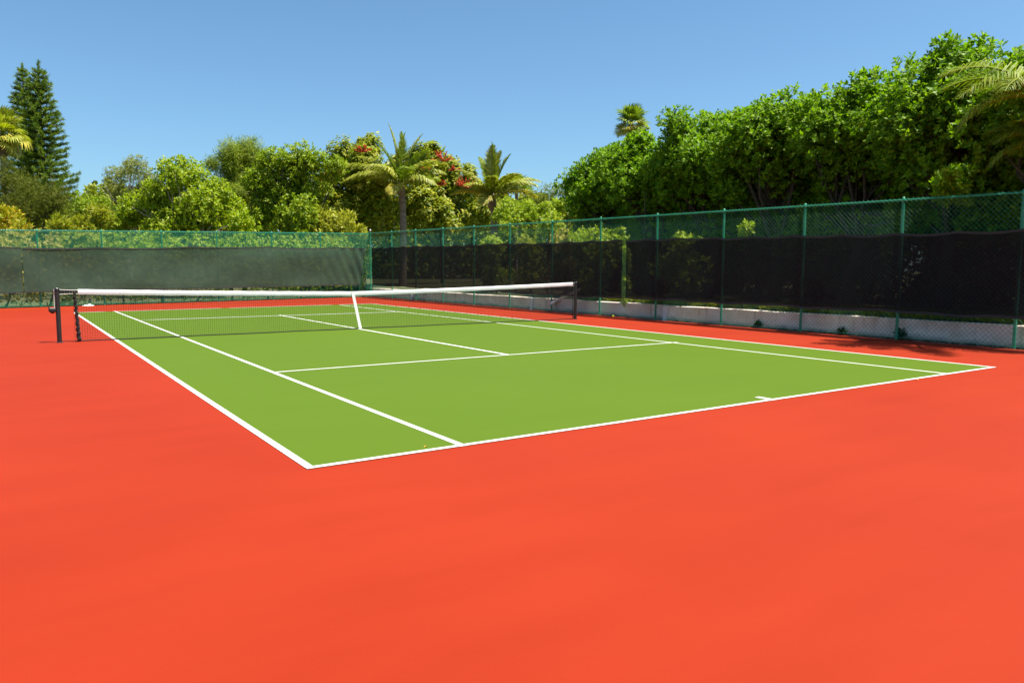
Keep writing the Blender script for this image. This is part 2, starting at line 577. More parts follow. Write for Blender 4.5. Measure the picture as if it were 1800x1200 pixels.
def limbs(g, base, top, targets, r0, sides=7, wob=0.12):
    """tapered trunk base -> top, then limbs that fork off it towards the clump centres"""
    base, top = np.array(base, float), np.array(top, float)
    n = 6
    path = []
    for i in range(n):
        t = i / (n - 1)
        p = base * (1 - t) + top * t
        if 0 < i < n - 1:
            p = p + np.array([rng.normal(0, wob), rng.normal(0, wob), 0])
        path.append(p)
    g.tube(path, [r0 * (1.25 if i == 0 else 1 - .55 * i / (n - 1)) for i in range(n)], sides)
    for t in targets:
        t = np.array(t, float)
        k = rng.uniform(.35, .9)
        i0 = min(int(k * (n - 1)), n - 2)
        s = path[i0] * (1 - (k * (n - 1) - i0)) + path[i0 + 1] * (k * (n - 1) - i0)
        L_ = np.linalg.norm(t - s)
        m = s * .5 + t * .5 + np.array([0, 0, -.10 * L_]) + rng.normal(0, .07 * L_, 3)
        rl = r0 * rng.uniform(.35, .5)
        g.tube([s, s * .6 + m * .4, m, m * .5 + t * .5 + rng.normal(0, .03 * L_, 3), t], [rl, rl * .85, rl * .65, rl * .42, rl * .15], 6, cap=False)


SPECIES = {   # leaves per twig, length, half width, angles from the twig, clump count, up bias
    'ficus': (8, .140, .038, .5, 1.25, 14, .85),
    'broad': (6, .17, .042, .5, 1.35, 16, .40),
    'small': (7, .11, .026, .5, 1.4, 15, .40),
    'schef': (8, .30, .055, 1.15, 1.9, 14, .80),
    'needle': (9, .20, .010, .3, 1.1, 18, .35),
    'feather': (9, .36, .012, .5, 2.2, 18, .10),
    'croton': (8, .24, .030, .25, 1.0, 14, .80),
    'sparse': (5, .09, .018, .5, 1.5, 14, .40),
}


def px_blobs(spec, depth, squash=1.0, jit=0.5, deep=1.0):
    """photo-scale clump list (px, py, radius px) -> world ellipsoids round that depth"""
    out = []
    for s in spec:
        px, py, r = s[:3]
        rz = s[3] if len(s) > 3 else r
        d = depth + rng.uniform(-jit, jit)
        c = at(px, py, d)
        k = d / FPX
        out.append((c[0], c[1], c[2], r * k, r * k * deep, rz * k * squash))
    return out


def leafy(name, label, cat, blobs, n, species, mat, base=None, bark='bark', r0=0.12, group=None, inner=.12, limb=True, zfloor=0.0, twigs=2):
    K, ln, w, t0, t1, sub, updir = SPECIES[species]
    if base is None:
        base = (np.mean([b[0] for b in blobs]), np.mean([b[1] for b in blobs]), zfloor)
    root = thing(name, label, cat, base, group)
    P, D = crown_points(blobs, n, sub=sub, inner=inner, updir=updir)
    ok = P[:, 2] > zfloor + .05
    V, F = leaves_from(P[ok], D[ok], K, ln, w, t0, t1, spread=ln)
    link_mesh('crown', V, F, L[mat], root)
    if limb:
        g = G()
        zc = np.mean([b[2] for b in blobs])
        top = (np.mean([b[0] for b in blobs]), np.mean([b[1] for b in blobs]), zc)
        tg = []
        for b in blobs:
            tg.append(b[:3])
            for _ in range(twigs):
                e = unit(rng.normal(size=3) + np.array([0, 0, .4]))
                tg.append(np.array(b[:3]) + e * np.array(b[3:6]) * (.7 if twigs == 2 else 1.25))
        limbs(g, base, top, tg, r0)
        g.build('trunk', M[bark], root, smooth=True)
    return root


def frond_mesh(length, droop, leaflet, nseg=34, width=0.020, stiff=0.55, twist=0.0, vee=0.35, hang=0.5):
    """feather frond along +X from the origin, arching down; returns (leaflet verts, faces), rib path"""
    t = np.linspace(0, 1, nseg)
    x = length * (t - droop * .22 * t ** 2.2)
    z = length * (stiff * t * .5 - droop * t ** 2.3 * .75)
    path = np.stack([x, np.zeros_like(x), z], 1)
    tan = unit(np.gradient(path, axis=0))
    Vs = []
    for side in (-1, 1):
        for rep in range(2):
            m = t > .12
            q = path[m] + tan[m] * (rep * .5 * length / nseg)
            tt = t[m]
            n = len(tt)
            prof = np.sin(np.clip(tt * .88 + .14, 0, 1) * math.pi) ** .6
            ll = leaflet * prof * rng.uniform(.8, 1.15, n)
            nrm = unit(np.cross(tan[m], np.array([0, 1., 0])))
            nrm = np.where(nrm[:, 2:3] < 0, -nrm, nrm)
            a = unit(tan[m] * (.55 + .5 * tt[:, None]) + np.array([0, side, 0]) + nrm * vee + rng.normal(0, .10, (n, 3)))
            mid = q + a * (ll * .5)[:, None]
            a2 = unit(a + np.array([0, 0, -1.0]) * hang * rng.uniform(.6, 1.4, n)[:, None])
            tip = mid + a2 * (ll * .55)[:, None]
            s = unit(np.cross(a, nrm + rng.normal(0, .25, (n, 3)))) * (width * (0.5 + .5 * prof))[:, None]
            Vs.append(np.stack([q - s * .5, q + s * .5, mid + s, mid - s], 1))
            Vs.append(np.stack([mid - s, mid + s, tip + s * .12, tip - s * .12], 1))
    V = np.concatenate(Vs, 0).reshape(-1, 3)
    return V, path


def rib_quads(path, r0, r1):
    g = G()
    n = len(path)
    g.tube([path[i] for i in range(0, n, 3)], [r0 + (r1 - r0) * i / n for i in range(0, n, 3)], 5, cap=False)
    return np.array(g.V), np.array(g.F)


def place(V, origin, az, el=0.0, roll=0.0):
    cr, sr = math.cos(roll), math.sin(roll)
    V = np.stack([V[:, 0], V[:, 1] * cr - V[:, 2] * sr, V[:, 1] * sr + V[:, 2] * cr], 1)
    ce, se = math.cos(el), math.sin(el)
    V = np.stack([V[:, 0] * ce - V[:, 2] * se, V[:, 1], V[:, 0] * se + V[:, 2] * ce], 1)
    ca, sa = math.cos(az), math.sin(az)
    V = np.stack([V[:, 0] * ca - V[:, 1] * sa, V[:, 0] * sa + V[:, 1] * ca, V[:, 2]], 1)
    return V + np.array(origin)


def feather_palm(name, label, base, crown, fronds, r0=0.16, group=None, lw=.028, nseg=58):
    """fronds: list of (azimuth deg in the picture plane: 0 = right, 90 = away, 180 = left, 270 = towards, el deg, length, droop, material, leaflet, hang)"""
    root = thing(name, label, 'palm tree', base, group)
    base, crown = np.array(base, float), np.array(crown, float)
    g = G()
    n = 26
    path, rad = [], []
    for i in range(n):
        t = i / (n - 1)
        p = base * (1 - t) + crown * t + np.array([.12 * math.sin(t * 2.4), 0, 0])
        path.append(p)
        rad.append(r0 * (1.5 if i == 0 else (1.06 if i % 2 else .94)) * (1 - .25 * t))
    path[-1] = crown
    g.tube(path, rad, 10)
    g.build('trunk', M['palmbark'], root, smooth=True)
    b = G()
    b.lathe(crown - np.array([0, 0, .35]), [(r0 * .8, 0), (r0 * 1.2, .15), (r0 * 1.1, .4), (r0 * .5, .75)], 9)
    b.build('leaf_base', M['palmbark'], root, smooth=True)
    yawr = math.atan2(RT[1], RT[0])
    for az, el, ln, droop, mat, lf, hang in fronds:
        V, p = frond_mesh(ln, droop, lf, hang=hang, nseg=nseg, width=lw)
        Vr, Fr = rib_quads(p, .035, .008)
        Vall = np.concatenate([V, Vr])
        F = np.concatenate([np.arange(len(V)).reshape(-1, 4), Fr + len(V)])
        o = crown + np.array([0, 0, .05])
        W = place(Vall, o, yawr + math.radians(az), math.radians(el), rng.normal(0, .15))
        link_mesh('frond', W, F, L[mat], root)
    return root


def fan_leaf(petiole, radius, droop, nl=26):
    """one fan leaf along +X: petiole then radiating pointed segments"""
    Vs = []
    hub = np.array([petiole, 0, petiole * .1])
    for i in range(nl):
        a = math.radians(-125 + 250 * i / (nl - 1))
        d = np.array([math.cos(a), math.sin(a), .12 + .1 * math.cos(3 * i)])
        d = d / np.linalg.norm(d)
        ln = radius * (.75 + .25 * math.cos(a)) * rng.uniform(.9, 1.08)
        s = np.cross(d, [0, 0, 1.0])
        s = s / np.linalg.norm(s) * radius * .05
        m = hub + d * ln * .6
        tip = m + (d * .6 + np.array([0, 0, -droop])) * ln * .45
        Vs.append([hub, m + s, tip, m - s])
    V = np.array(Vs).reshape(-1, 3)
    path = np.array([[petiole * t, 0, petiole * .1 * t] for t in np.linspace(0, 1, 7)])
    return V, path


def fan_palm(name, label, base, crown, leaves, r0=0.17):
    root = thing(name, label, 'palm tree', base)
    base, crown = np.array(base, float), np.array(crown, float)
    g = G()
    n = 20
    g.tube([base * (1 - i / (n - 1)) + crown * i / (n - 1) for i in range(n)], [r0 * (1.05 if i % 2 else .93) for i in range(n)], 9)
    g.build('trunk', M['palmbark'], root, smooth=True)
    yawr = math.atan2(RT[1], RT[0])
    for az, el, pet, rad, droop, mat in leaves:
        V, p = fan_leaf(pet, rad, droop)
        Vr, Fr = rib_quads(p, .022, .012)
        Vall = np.concatenate([V, Vr])
        F = np.concatenate([np.arange(len(V)).reshape(-1, 4), Fr + len(V)])
        link_mesh('frond', place(Vall, crown, yawr + math.radians(az), math.radians(el), rng.normal(0, .3)), F, L[mat], root)
    return root


def norfolk_pine(name, label, base, height, wmax, group, tier0=0.30):
    root = thing(name, label, 'tree', base, group)
    base = np.array(base, float)
    g = G()
    g.tube([base, base + [0, 0, height * .5], base + [0, 0, height]], [.26, .16, .02], 8)
    Ps, Ds, sh = [], [], g
    z = height * tier0
    while z < height - .35:
        f = (height - z) / (height * (1 - tier0))
        ln = wmax * min(1.0, (1.12 * f) ** .66) * rng.uniform(.88, 1.08)
        ln = max(ln, .15)
        nb = 9 if f > .15 else 5
        a0 = rng.uniform(0, 6.28)
        for k in range(nb):
            a = a0 + 2 * math.pi * k / nb + rng.normal(0, .1)
            l = ln * rng.uniform(.82, 1.08)
            d = np.array([math.cos(a), math.sin(a), 0])
            m = max(8, int(l * 27))
            t = rng.uniform(.08, 1, m) ** .8
            rise = .30 * l * t ** 2 - .10 * l * t + (.25 if f < .2 else 0) * t * l
            p = base + np.array([0, 0, z]) + d * (t * l)[:, None] + np.array([0, 0, 1.0]) * rise[:, None]
            Ps.append(p + rng.normal(0, .045, p.shape))
            Ds.append(unit(np.tile(d, (m, 1)) * .9 + np.array([0, 0, .55]) + rng.normal(0, .3, (m, 3))))
            e = base + np.array([0, 0, z])
            sh.tube([e, e + d * l * .5 + [0, 0, .03 * l], e + d * l * .96 + [0, 0, .19 * l]], [.045, .03, .01], 4, cap=False)
        z += rng.uniform(.44, .58) * (.6 + .4 * f)
    m = 26
    Ps.append(base + np.stack([rng.normal(0, .02, m), rng.normal(0, .02, m), np.linspace(height - .9, height + .1, m)], 1))
    Ds.append(unit(np.tile([0, 0, 1.0], (m, 1)) + rng.normal(0, .15, (m, 3))))
    P, D = np.concatenate(Ps), np.concatenate(Ds)
    V, F = leaves_from(P, D, 7, .24, .017, .15, .9, spread=.10)
    link_mesh('crown', V, F, L['pine'], root)
    g.build('trunk', M['bark'], root, smooth=True)
    return root


def flower_spray(P, mat=None):
    pass


# ------------------------------------------------------------------ setting: terrain, court, markings
FX = 14.30                                    # line of the right fence
CORNER = np.array([14.30, 31.7, 0])
BACK_L = np.array([-13.0, 24.55, 0])          # back fence runs on beyond the left edge of the frame


def sheet(name, poly, z, mat, kind='structure'):
    V = [(p[0], p[1], z) for p in poly]
    o = link_mesh(name, V, [tuple(range(len(poly)))], mat)
    props(o, kind=kind)
    return o


def grid_ground():
    xs = np.concatenate([np.linspace(-700, -60, 9), np.linspace(-50, 60, 56), np.linspace(80, 700, 9)])
    ys = np.concatenate([np.linspace(-500, -40, 8), np.linspace(-30, 80, 56), np.linspace(100, 900, 9)])
    V, F = [], []
    for y in ys:
        for x in xs:
            z = -0.03
            if abs(x) < 60 and -30 < y < 80:
                z += .0
            V.append((x, y, z))
    nx = len(xs)
    for j in range(len(ys) - 1):
        for i in range(nx - 1):
            F.append((j * nx + i, j * nx + i + 1, (j + 1) * nx + i + 1, (j + 1) * nx + i))
    o = link_mesh('ground', V, F, M['soil'])
    props(o, kind='structure')


grid_ground()
sheet('red_court_surround', [(-13.3, -16), (14.25, -16), (14.25, 31.72), (-13.3, 24.5)], 0.0, M['red'])

# the corners of the markings, read from the photograph onto the ground plane
c_nl, c_nr = ground(540, 825), ground(1752, 645.6)
c_fl, c_fr = ground(129, 549.5), ground(654, 533.8)
s_nl, s_nr = ground(816, 784.3), ground(1668.5, 657.5)
s_fl, s_fr = ground(201, 546.8), ground(596.5, 536)
v_l, v_r, v_c = ground(483, 654.5), ground(1189, 602), ground(893.5, 623.8)
w_l, w_r, w_c = ground(248.5, 562.8), None, ground(491, 554)
m_n = ground(1362, 703.4)
sheet('green_court', [c_nl[:2], c_nr[:2], c_fr[:2], c_fl[:2]], 0.0025, M['green'])


def stripe(g, a, b, w, side=0.0, ext=(0, 0)):
    a, b = np.array(a[:2]), np.array(b[:2])
    d = (b - a) / np.linalg.norm(b - a)
    n = np.array([-d[1], d[0]])
    a = a - d * ext[0]
    b = b + d * ext[1]
    o = n * w * side
    P = [a + o - n * w / 2, b + o - n * w / 2, b + o + n * w / 2, a + o + n * w / 2]
    g.add([(p[0], p[1], 0) for p in P], [(0, 1, 2, 3)])


def line_obj(a, b, w, side, z, ext=(0, 0)):
    g = G()
    stripe(g, a, b, w, side, ext)
    for i, v in enumerate(g.V):
        g.V[i] = (v[0], v[1], z)
    o = g.build('court_line', M['white'])
    props(o, kind='structure')


line_obj(c_nl, c_nr, .060, .5, .0065)
line_obj(c_fl, c_fr, .085, -.5, .0065)
line_obj(c_nl, c_fl, .066, -.5, .005)
line_obj(c_nr, c_fr, .07, .5, .005)
line_obj(s_nl, s_fl, .064, 0, .005)
line_obj(s_nr, s_fr, .062, 0, .005)
line_obj(v_l, v_r, .060, 0, .0065, (.04, .04))
sdir = (s_fr - s_nr) / np.linalg.norm(s_fr - s_nr)
w_r = s_fr + (s_nr - s_fr) / np.linalg.norm(s_nr - s_fr) * (np.linalg.norm(w_l - s_fl) + .3)
line_obj(w_l, w_r, .10, 0, .0065)
line_obj(v_c, w_c, .075, 0, .0058)
md = unit((v_c - m_n)[:2])
line_obj(m_n, m_n + np.array([md[0], md[1], 0]) * .25, .085, 0, .0058)

# raised bank behind the low wall on the right
g = G()
bx = [14.72, 15.6, 17.5, 20.5, 26, 40, 120]
by = np.linspace(-40, 70, 45)
for j, y in enumerate(by):
    for i, x in enumerate(bx):
        z = .40 + (0.05 * math.sin(y * 1.3 + x) + .04 * math.sin(y * 3.1)) * (i > 0) + min(.25, (x - 14.7) * .03)
        g.V.append((x, y, z))
nb = len(bx)
for j in range(len(by) - 1):
    for i in range(nb - 1):
        g.F.append((j * nb + i, j * nb + i + 1, (j + 1) * nb + i + 1, (j + 1) * nb + i))
bank = g.build('bank', M['soil'], smooth=True)
props(bank, kind='structure')

# ------------------------------------------------------------------ low retaining wall with buttresses
wr = thing('retaining_wall', 'low stained white concrete wall along the foot of the right fence', 'wall', (14.60, 8, 0))
g = G()
WY0, WY1 = -10.0, 31.9
ys = np.linspace(WY0, WY1, 70)
prof = [(14.50, -.05), (14.50, .425), (14.515, .44), (14.73, .44), (14.74, .43), (14.74, -.05)]
for i, y in enumerate(ys):
    wob = .006 * math.sin(y * 1.7) + .004 * math.sin(y * 4.3)
    for x, z in prof:
        g.V.append((x + wob * .6, y, z + (wob if z > .3 else 0)))
k = len(prof)
for i in range(len(ys) - 1):
    for j in range(k - 1):
        g.F.append((i * k + j, i * k + j + 1, (i + 1) * k + j + 1, (i + 1) * k + j))
g.F.append(tuple(range(k)))
g.F.append(tuple(reversed(range((len(ys) - 1) * k, len(ys) * k))))
g.build('wall_body', M['wall'], wr)
for px in (1170, 934, 722):
    y = on_plane_x(px, 14.42)
    b = G()
    w = .12
    P = []
    for sg in (-1, 1):
        yb, yt = y + sg * w * .5, y + sg * w * .75  # wider at the top: outline of the sunlit patch worked into the shape
        P += [(14.497, yb, -.03), (14.40, yb, -.03), (14.44, yt, .425), (14.497, yt, .432)]
    b.add(P, [(0, 1, 2, 3), (7, 6, 5, 4), (0, 4, 5, 1), (1, 5, 6, 2), (2, 6, 7, 3)])
    b.build('buttress', M['limewash'], wr)


# ------------------------------------------------------------------ chain-link fences
def fence_point(a, b, t, z):
    return np.array([a[0] + (b[0] - a[0]) * t, a[1] + (b[1] - a[1]) * t, z])


def chain_link(a, b, h0, h1, spacing, r, z0=0.04):
    """two families of straight diagonal wires; heights run from h0 to h1 along a -> b"""
    Lf = np.linalg.norm((b - a)[:2])
    d = (b - a)[:2] / Lf
    A, B = [], []
    for sgn in (1, -1):
        hm = max(h0, h1)
        s = -hm if sgn > 0 else 0.0
        end = Lf if sgn > 0 else Lf + hm
        while s < end:
            # point (s + sgn*(z-z0), z)
            def H(q):
                return h0 + (h1 - h0) * min(max(q / Lf, 0), 1) + .045
            za, zb = z0, H(s)
            for _ in range(3):
                zb = H(s + sgn * (zb - z0))
            sa, sb = s, s + sgn * (zb - z0)
            # clip to [0, Lf]
            lo, hi = 0.0, 1.0
            if sgn > 0:
                if sa < 0: lo = -sa / (sb - sa)
                if sb > Lf: hi = (Lf - sa) / (sb - sa)
            else:
                if sa > Lf: lo = (sa - Lf) / (sa - sb)
                if sb < 0: hi = sa / (sa - sb)
            if hi > lo + .01:
                for f, arr in ((lo, A), (hi, B)):
                    q = sa + (sb - sa) * f
                    arr.append((a[0] + d[0] * q, a[1] + d[1] * q, za + (zb - za) * f))
            s += spacing
    A, B = np.array(A), np.array(B)
    # weave: one family 4 mm in front of the other
    nrm = np.array([-d[1], d[0], 0])
    half = len(A) // 2
    A[:half] += nrm * .003
    B[:half] += nrm * .003
    return strands(A, B, r)


def make_fence(root, a, b, ts, h0, h1, side, spacing=.100, r=.0031, cap_first=False):
    """posts at the parameters ts; side = unit normal towards the court"""
    Lf = np.linalg.norm((b - a)[:2])
    org = ORIGIN[root.name]
    proto = None
    for i, t in enumerate(ts):
        p = fence_point(a, b, t, 0)
        h = h0 + (h1 - h0) * t
        if proto is None:
            g = G()
            g.tube([(0, 0, -.1), (0, 0, 3.0)], .031, 12)
            me = link_mesh('post', np.array(g.V) + org, g.F, M['steel'], root, smooth=False)
            c = G()
            c.lathe((0, 0, 3.0), [(.037, -.05), (.037, .02), (.034, .045), (.022, .066), (.006, .074)], 12)
            cp = link_mesh('post_cap', np.array(c.V) + org, c.F, M['steel'], me, smooth=True)
            proto = (me, cp)
            o = me
        else:
            o = proto[0].copy()
            COL.objects.link(o)
            o.parent = root
            c2 = proto[1].copy()
            COL.objects.link(c2)
            c2.parent = o
        o.location = tuple(p - org)
        o.scale = (1, 1, h / 3.0)
    g = G()
    n = 14
    g.tube([fence_point(a, b, i / n, h0 + (h1 - h0) * i / n) + side * .036 for i in range(n + 1)], .021, 10)
    g.build('top_rail', M['steel'], root, smooth=True)
    V, F = chain_link(a + side * .062, b + side * .062, h0, h1, spacing, r)
    link_mesh('wire_mesh', V, F, M['wire'], root)
    g = G()
    g.tube([fence_point(a, b, i / n, .05) + side * .066 for i in range(n + 1)], .004, 5)
    g.build('tension_wire', M['wire'], root)


# right fence
R0, R1 = np.array([FX, -9.0, 0]), CORNER
HR0, HR1 = 2.86, 3.31
post_px = [1791, 1582, 1411, 1270, 1154, 1055, 970, 896, 833, 779, 731, 689]
ty = [(on_plane_x(p, FX) - R0[1]) / (R1[1] - R0[1]) for p in post_px]
step = (ty[0] - ty[1])
ts = [ty[0] + step * k for k in (-0.0,)] + ty[1:]
ts = [t for t in [ty[0] - (ty[1] - ty[0]) * k for k in (3, 2, 1)] if t > 0] + ty + [1.0]
rf = thing('chain_link_fence', 'tall green chain link fence along the right side of the court, above the low wall', 'fence', (FX, 8, 0))
make_fence(rf, R0, R1, ts, HR0, HR1, np.array([-1.0, 0, 0]))
# galvanised ball on the corner post
g = G()
g.lathe((CORNER[0], CORNER[1], HR1 + .085), [(.012, 0), (.045, .03), (.055, .07), (.04, .115), (.012, .135)], 10)
g.build('finial', M['galv'], rf, smooth=True)

# back fence
bd = unit((CORNER - BACK_L)[:2])
bn = np.array([bd[1], -bd[0], 0])             # towards the court
HB0, HB1 = 2.46, 3.29


def back_t(px):
    d = FW + RT * (px - 900) / FPX + UP * 0.0967
    # intersect (CAM + s d) with the line BACK_L + t (CORNER - BACK_L)
    e = (CORNER - BACK_L)[:2]
    Mx = np.array([[d[0], -e[0]], [d[1], -e[1]]])
    s, t = np.linalg.solve(Mx, (BACK_L - CAM)[:2])
    return t


tb = [back_t(p) for p in (71, 184, 289, 386, 482, 567)]
sp = tb[1] - tb[0]
tb = [t for t in (tb[0] - 3 * sp, tb[0] - 2 * sp, tb[0] - sp) if t > 0] + tb
bf = thing('chain_link_fence', 'green chain link fence across the far end of the court', 'fence', (BACK_L + CORNER) / 2)
make_fence(bf, BACK_L, CORNER - np.array([bd[0], bd[1], 0]) * .12, tb, HB0, HB1, bn, spacing=.085, r=.0050)


def hb(t):
    return HB0 + (HB1 - HB0) * t


# ------------------------------------------------------------------ windscreens hung on the fences
def hang_screen(name, label, path_fn, n, m, z_fn, mat, nrm, amp, fold_seed, hem_w=.05, fan=False):
    """cloth sheet: path_fn(u)->xy, z_fn(u)->(z0,z1); soft wrinkles as real relief, hems and grommets as parts"""
    r = np.random.default_rng(fold_seed)
    ks = r.uniform(-1, 1, (26, 2)) * np.array([34, 4.5])
    ph = r.uniform(0, 6.28, 26)
    am = r.uniform(.2, 1, 26) / (1 + np.abs(ks[:, 0]) * .05)
    U, W = np.meshgrid(np.linspace(0, 1, n), np.linspace(0, 1, m))
    xy = np.array([path_fn(u) for u in U[0]])
    zz = np.array([z_fn(u) for u in U[0]])
    Z = zz[None, :, 0] + (zz[:, 1] - zz[:, 0])[None, :] * W
    D = np.zeros_like(U)
    for k in range(26):
        D += am[k] * np.sin(ks[k, 0] * U + ks[k, 1] * W + ph[k])
    env = np.sin(np.clip(W, 0, 1) * math.pi * .92 + .12) ** .6
    D = amp * D / 3.0 * env
    # vertical pulls below each grommet
    D += amp * .5 * np.abs(np.sin(U * math.pi * max(2, round(n / 9)))) * (W ** 3) * .6
    XS = np.tile(xy[:, 0], (m, 1))
    YS = np.tile(xy[:, 1], (m, 1))
    if fan:                                       # the free end is pulled in at the foot: slanting folds run up to the corner
        ln = np.linalg.norm(xy[-1] - xy[0])
        e = (1 - U) * ln
        k_ = np.exp(-e / 1.3)
        D += .05 * k_ * np.sin((e * 1.0 + (1 - W) * 1.1) * 11.0)
        pull = .30 * (1 - W) * np.exp(-e / .8)
        dv = (xy[-1] - xy[0]) / ln
        XS = XS - dv[0] * pull
        YS = YS - dv[1] * pull
    D = D - D.min()
    P = np.stack([XS + nrm[0] * (D + .02), YS + nrm[1] * (D + .02), Z], 2)
    V = P.reshape(-1, 3)
    idx = np.arange(n * m).reshape(m, n)
    F = np.stack([idx[:-1, :-1], idx[:-1, 1:], idx[1:, 1:], idx[1:, :-1]], 2).reshape(-1, 4)
    org = np.array([xy[n // 2][0], xy[n // 2][1], zz[n // 2][0]])
    root = thing(name, label, 'windscreen', org)
    link_mesh('cloth', V, F, mat, root, smooth=True)
    for row, nm in ((m - 1, 'top_hem'), (0, 'bottom_hem')):
        g = G()
        Q = P[row] + nrm * .006
        sgn = -1 if row else 1
        A = Q
        B = Q + np.array([0, 0, sgn * hem_w])
        g.V = [tuple(p) for p in A] + [tuple(p) for p in B]
        g.F = [(i, i + 1, n + i + 1, n + i) for i in range(n - 1)]
        g.build(nm, M['hem'], root)
    return root


# right side, black: three sheets with a narrow slit between the first two
def h_r(y):
    t = (y - R0[1]) / (R1[1] - R0[1])
    return (HR0 + (HR1 - HR0) * t) / 3.0


sx = FX - .085
NX = np.array([-1.0, 0, 0])


def right_sheet(name, label, pxa, pxb, top, bot, seed, ya=None, yb=None, open_lean=0.0):
    y0 = on_plane_x(pxa, sx) if ya is None else ya
    y1 = on_plane_x(pxb, sx) if yb is None else yb
    n = int(abs(y1 - y0) * 7) + 4

    def zf(u):
        y = y0 + (y1 - y0) * u
        return (bot * h_r(y) + .015 * math.sin(y * 2.1) + .01 * math.sin(y * 5.3), top * h_r(y) - .045 * abs(math.sin((y - .93) * math.pi / 1.27)) + .015 * math.sin(y * .9 + seed))
    return hang_screen(name, label, lambda u: (sx, y0 + (y1 - y0) * u), n, 16, zf, M['cloth_black'], NX, .018, seed)


right_sheet('windscreen', 'black mesh windscreen on the right fence, from the far corner to a narrow green slit', 1094.5, 655, 2.34, .56, 3)
right_sheet('windscreen', 'short black mesh windscreen on the right fence, just right of the narrow green slit', 1268, 1101.5, 2.34, .59, 5)
right_sheet('windscreen', 'black mesh windscreen nearest the camera, in tree shade at the right edge', 1800, 1267, 2.32, .59, 8, ya=-8.5)


def back_pt(t, off=.09):
    p = BACK_L + (CORNER - BACK_L) * t
    return (p[0] + bn[0] * off, p[1] + bn[1] * off)


def back_sheet(name, label, t0, t1, seed, amp, fan=False):
    n = int(np.linalg.norm((CORNER - BACK_L)[:2]) * abs(t1 - t0) * 8) + 4

    def zf(u):
        t = t0 + (t1 - t0) * u
        return (.195 * hb(t) + .012 * math.sin(t * 40 + seed), .793 * hb(t) - .05 * abs(math.sin(t * 24)) + .02 * math.sin(t * 17 + seed))
    return hang_screen(name, label, lambda u: back_pt(t0 + (t1 - t0) * u), n, 24, zf, M['cloth_green'], bn, amp, seed, fan=fan)


back_sheet('windscreen', 'wrinkled grey green windscreen covering most of the far fence up to the corner', back_t(38), back_t(638), 21, .075, fan=True)
back_sheet('windscreen', 'grey green windscreen at the left edge of the far fence, creased beside its seam', 0.01, back_t(36.5), 27, .07)

# ------------------------------------------------------------------ net and its posts
pl = ground(105, 602)
pr = ground(1013, 560)
pr = np.array([12.40, 12.20, 0.0])
nd = unit((pr - pl)[:2])
nn = np.array([-nd[1], nd[0], 0])
NL = np.linalg.norm((pr - pl)[:2])
HL, HRR, HC = 1.065, 1.105, .925
strap_top = None


def net_pt(s, z=0.0):
    return np.array([pl[0] + nd[0] * s, pl[1] + nd[1] * s, z])


# parameter of the centre strap: where the strap's foot is seen
def net_s(px):
    d = FW + RT * (px - 900) / FPX + UP * 0.0967
    Mx = np.array([[d[0], -nd[0]], [d[1], -nd[1]]])
    return np.linalg.solve(Mx, (pl - CAM)[:2])[1]


SCN = net_s(625)


def net_h(s):
    if s < SCN:
        t = s / SCN
        return HL + (HC - HL) * t - .055 * t * (1 - t) * 1.0
    t = (NL - s) / (NL - SCN)
    return HRR + (HC - HRR) * t - .055 * t * (1 - t) * 1.0


s0, s1 = .27, NL - .10
net = thing('tennis_net', 'black tennis net with white headband and slanting white centre strap, strung across the court', 'net', net_pt(SCN))
A, B = [], []
sp = .045
k = int((s1 - s0) / sp)
for i in range(k + 1):
    s = s0 + sp * i
    A.append(net_pt(s, .015))
    B.append(net_pt(s, net_h(s) - .03))
rows = 20
nseg = 60
for j in range(rows + 1):
    for i in range(nseg):
        sa, sb = s0 + (s1 - s0) * i / nseg, s0 + (s1 - s0) * (i + 1) / nseg
        fa = .02 + (net_h(sa) - .08) * j / rows
        fb = .02 + (net_h(sb) - .08) * j / rows
        A.append(net_pt(sa, fa))
        B.append(net_pt(sb, fb))
        if j >= rows - 5:                       # doubled top rows
            A.append(net_pt(sa, fa + .022) + nn * .004)
            B.append(net_pt(sb, fb + .022) + nn * .004)
V, F = strands(A, B, .0021)
link_mesh('netting', V, F, M['netcord'], net)
g = G()                                          # bottom cord lying along the ground
g.tube([net_pt(s0 + (s1 - s0) * i / 40, .016 + .006 * math.sin(i)) for i in range(41)], .011, 6)
g.build('bottom_cord', M['netcord'], net)
g = G()                                          # headband: folded canvas with thickness and a slight belly
nt_ = 80
ts0, ts1 = .36, NL - .12
for i in range(nt_ + 1):
    s = ts0 + (ts1 - ts0) * i / nt_
    h = net_h(s)
    for off, z in ((-.006, -.099), (-.014, -.055), (-.010, -.008), (0, .004), (.010, -.008), (.014, -.055), (.006, -.099)):
        p = net_pt(s, h + z + .002 * math.sin(i * 1.7)) + nn * off
        g.V.append(tuple(p))
for i in range(nt_):
    for j in range(7):
        jj = (j + 1) % 7
        g.F.append((i * 7 + j, i * 7 + jj, (i + 1) * 7 + jj, (i + 1) * 7 + j))
g.F.append(tuple(range(7)))
g.F.append(tuple(reversed(range(nt_ * 7, nt_ * 7 + 7))))
g.build('headband', M['tape'], net)
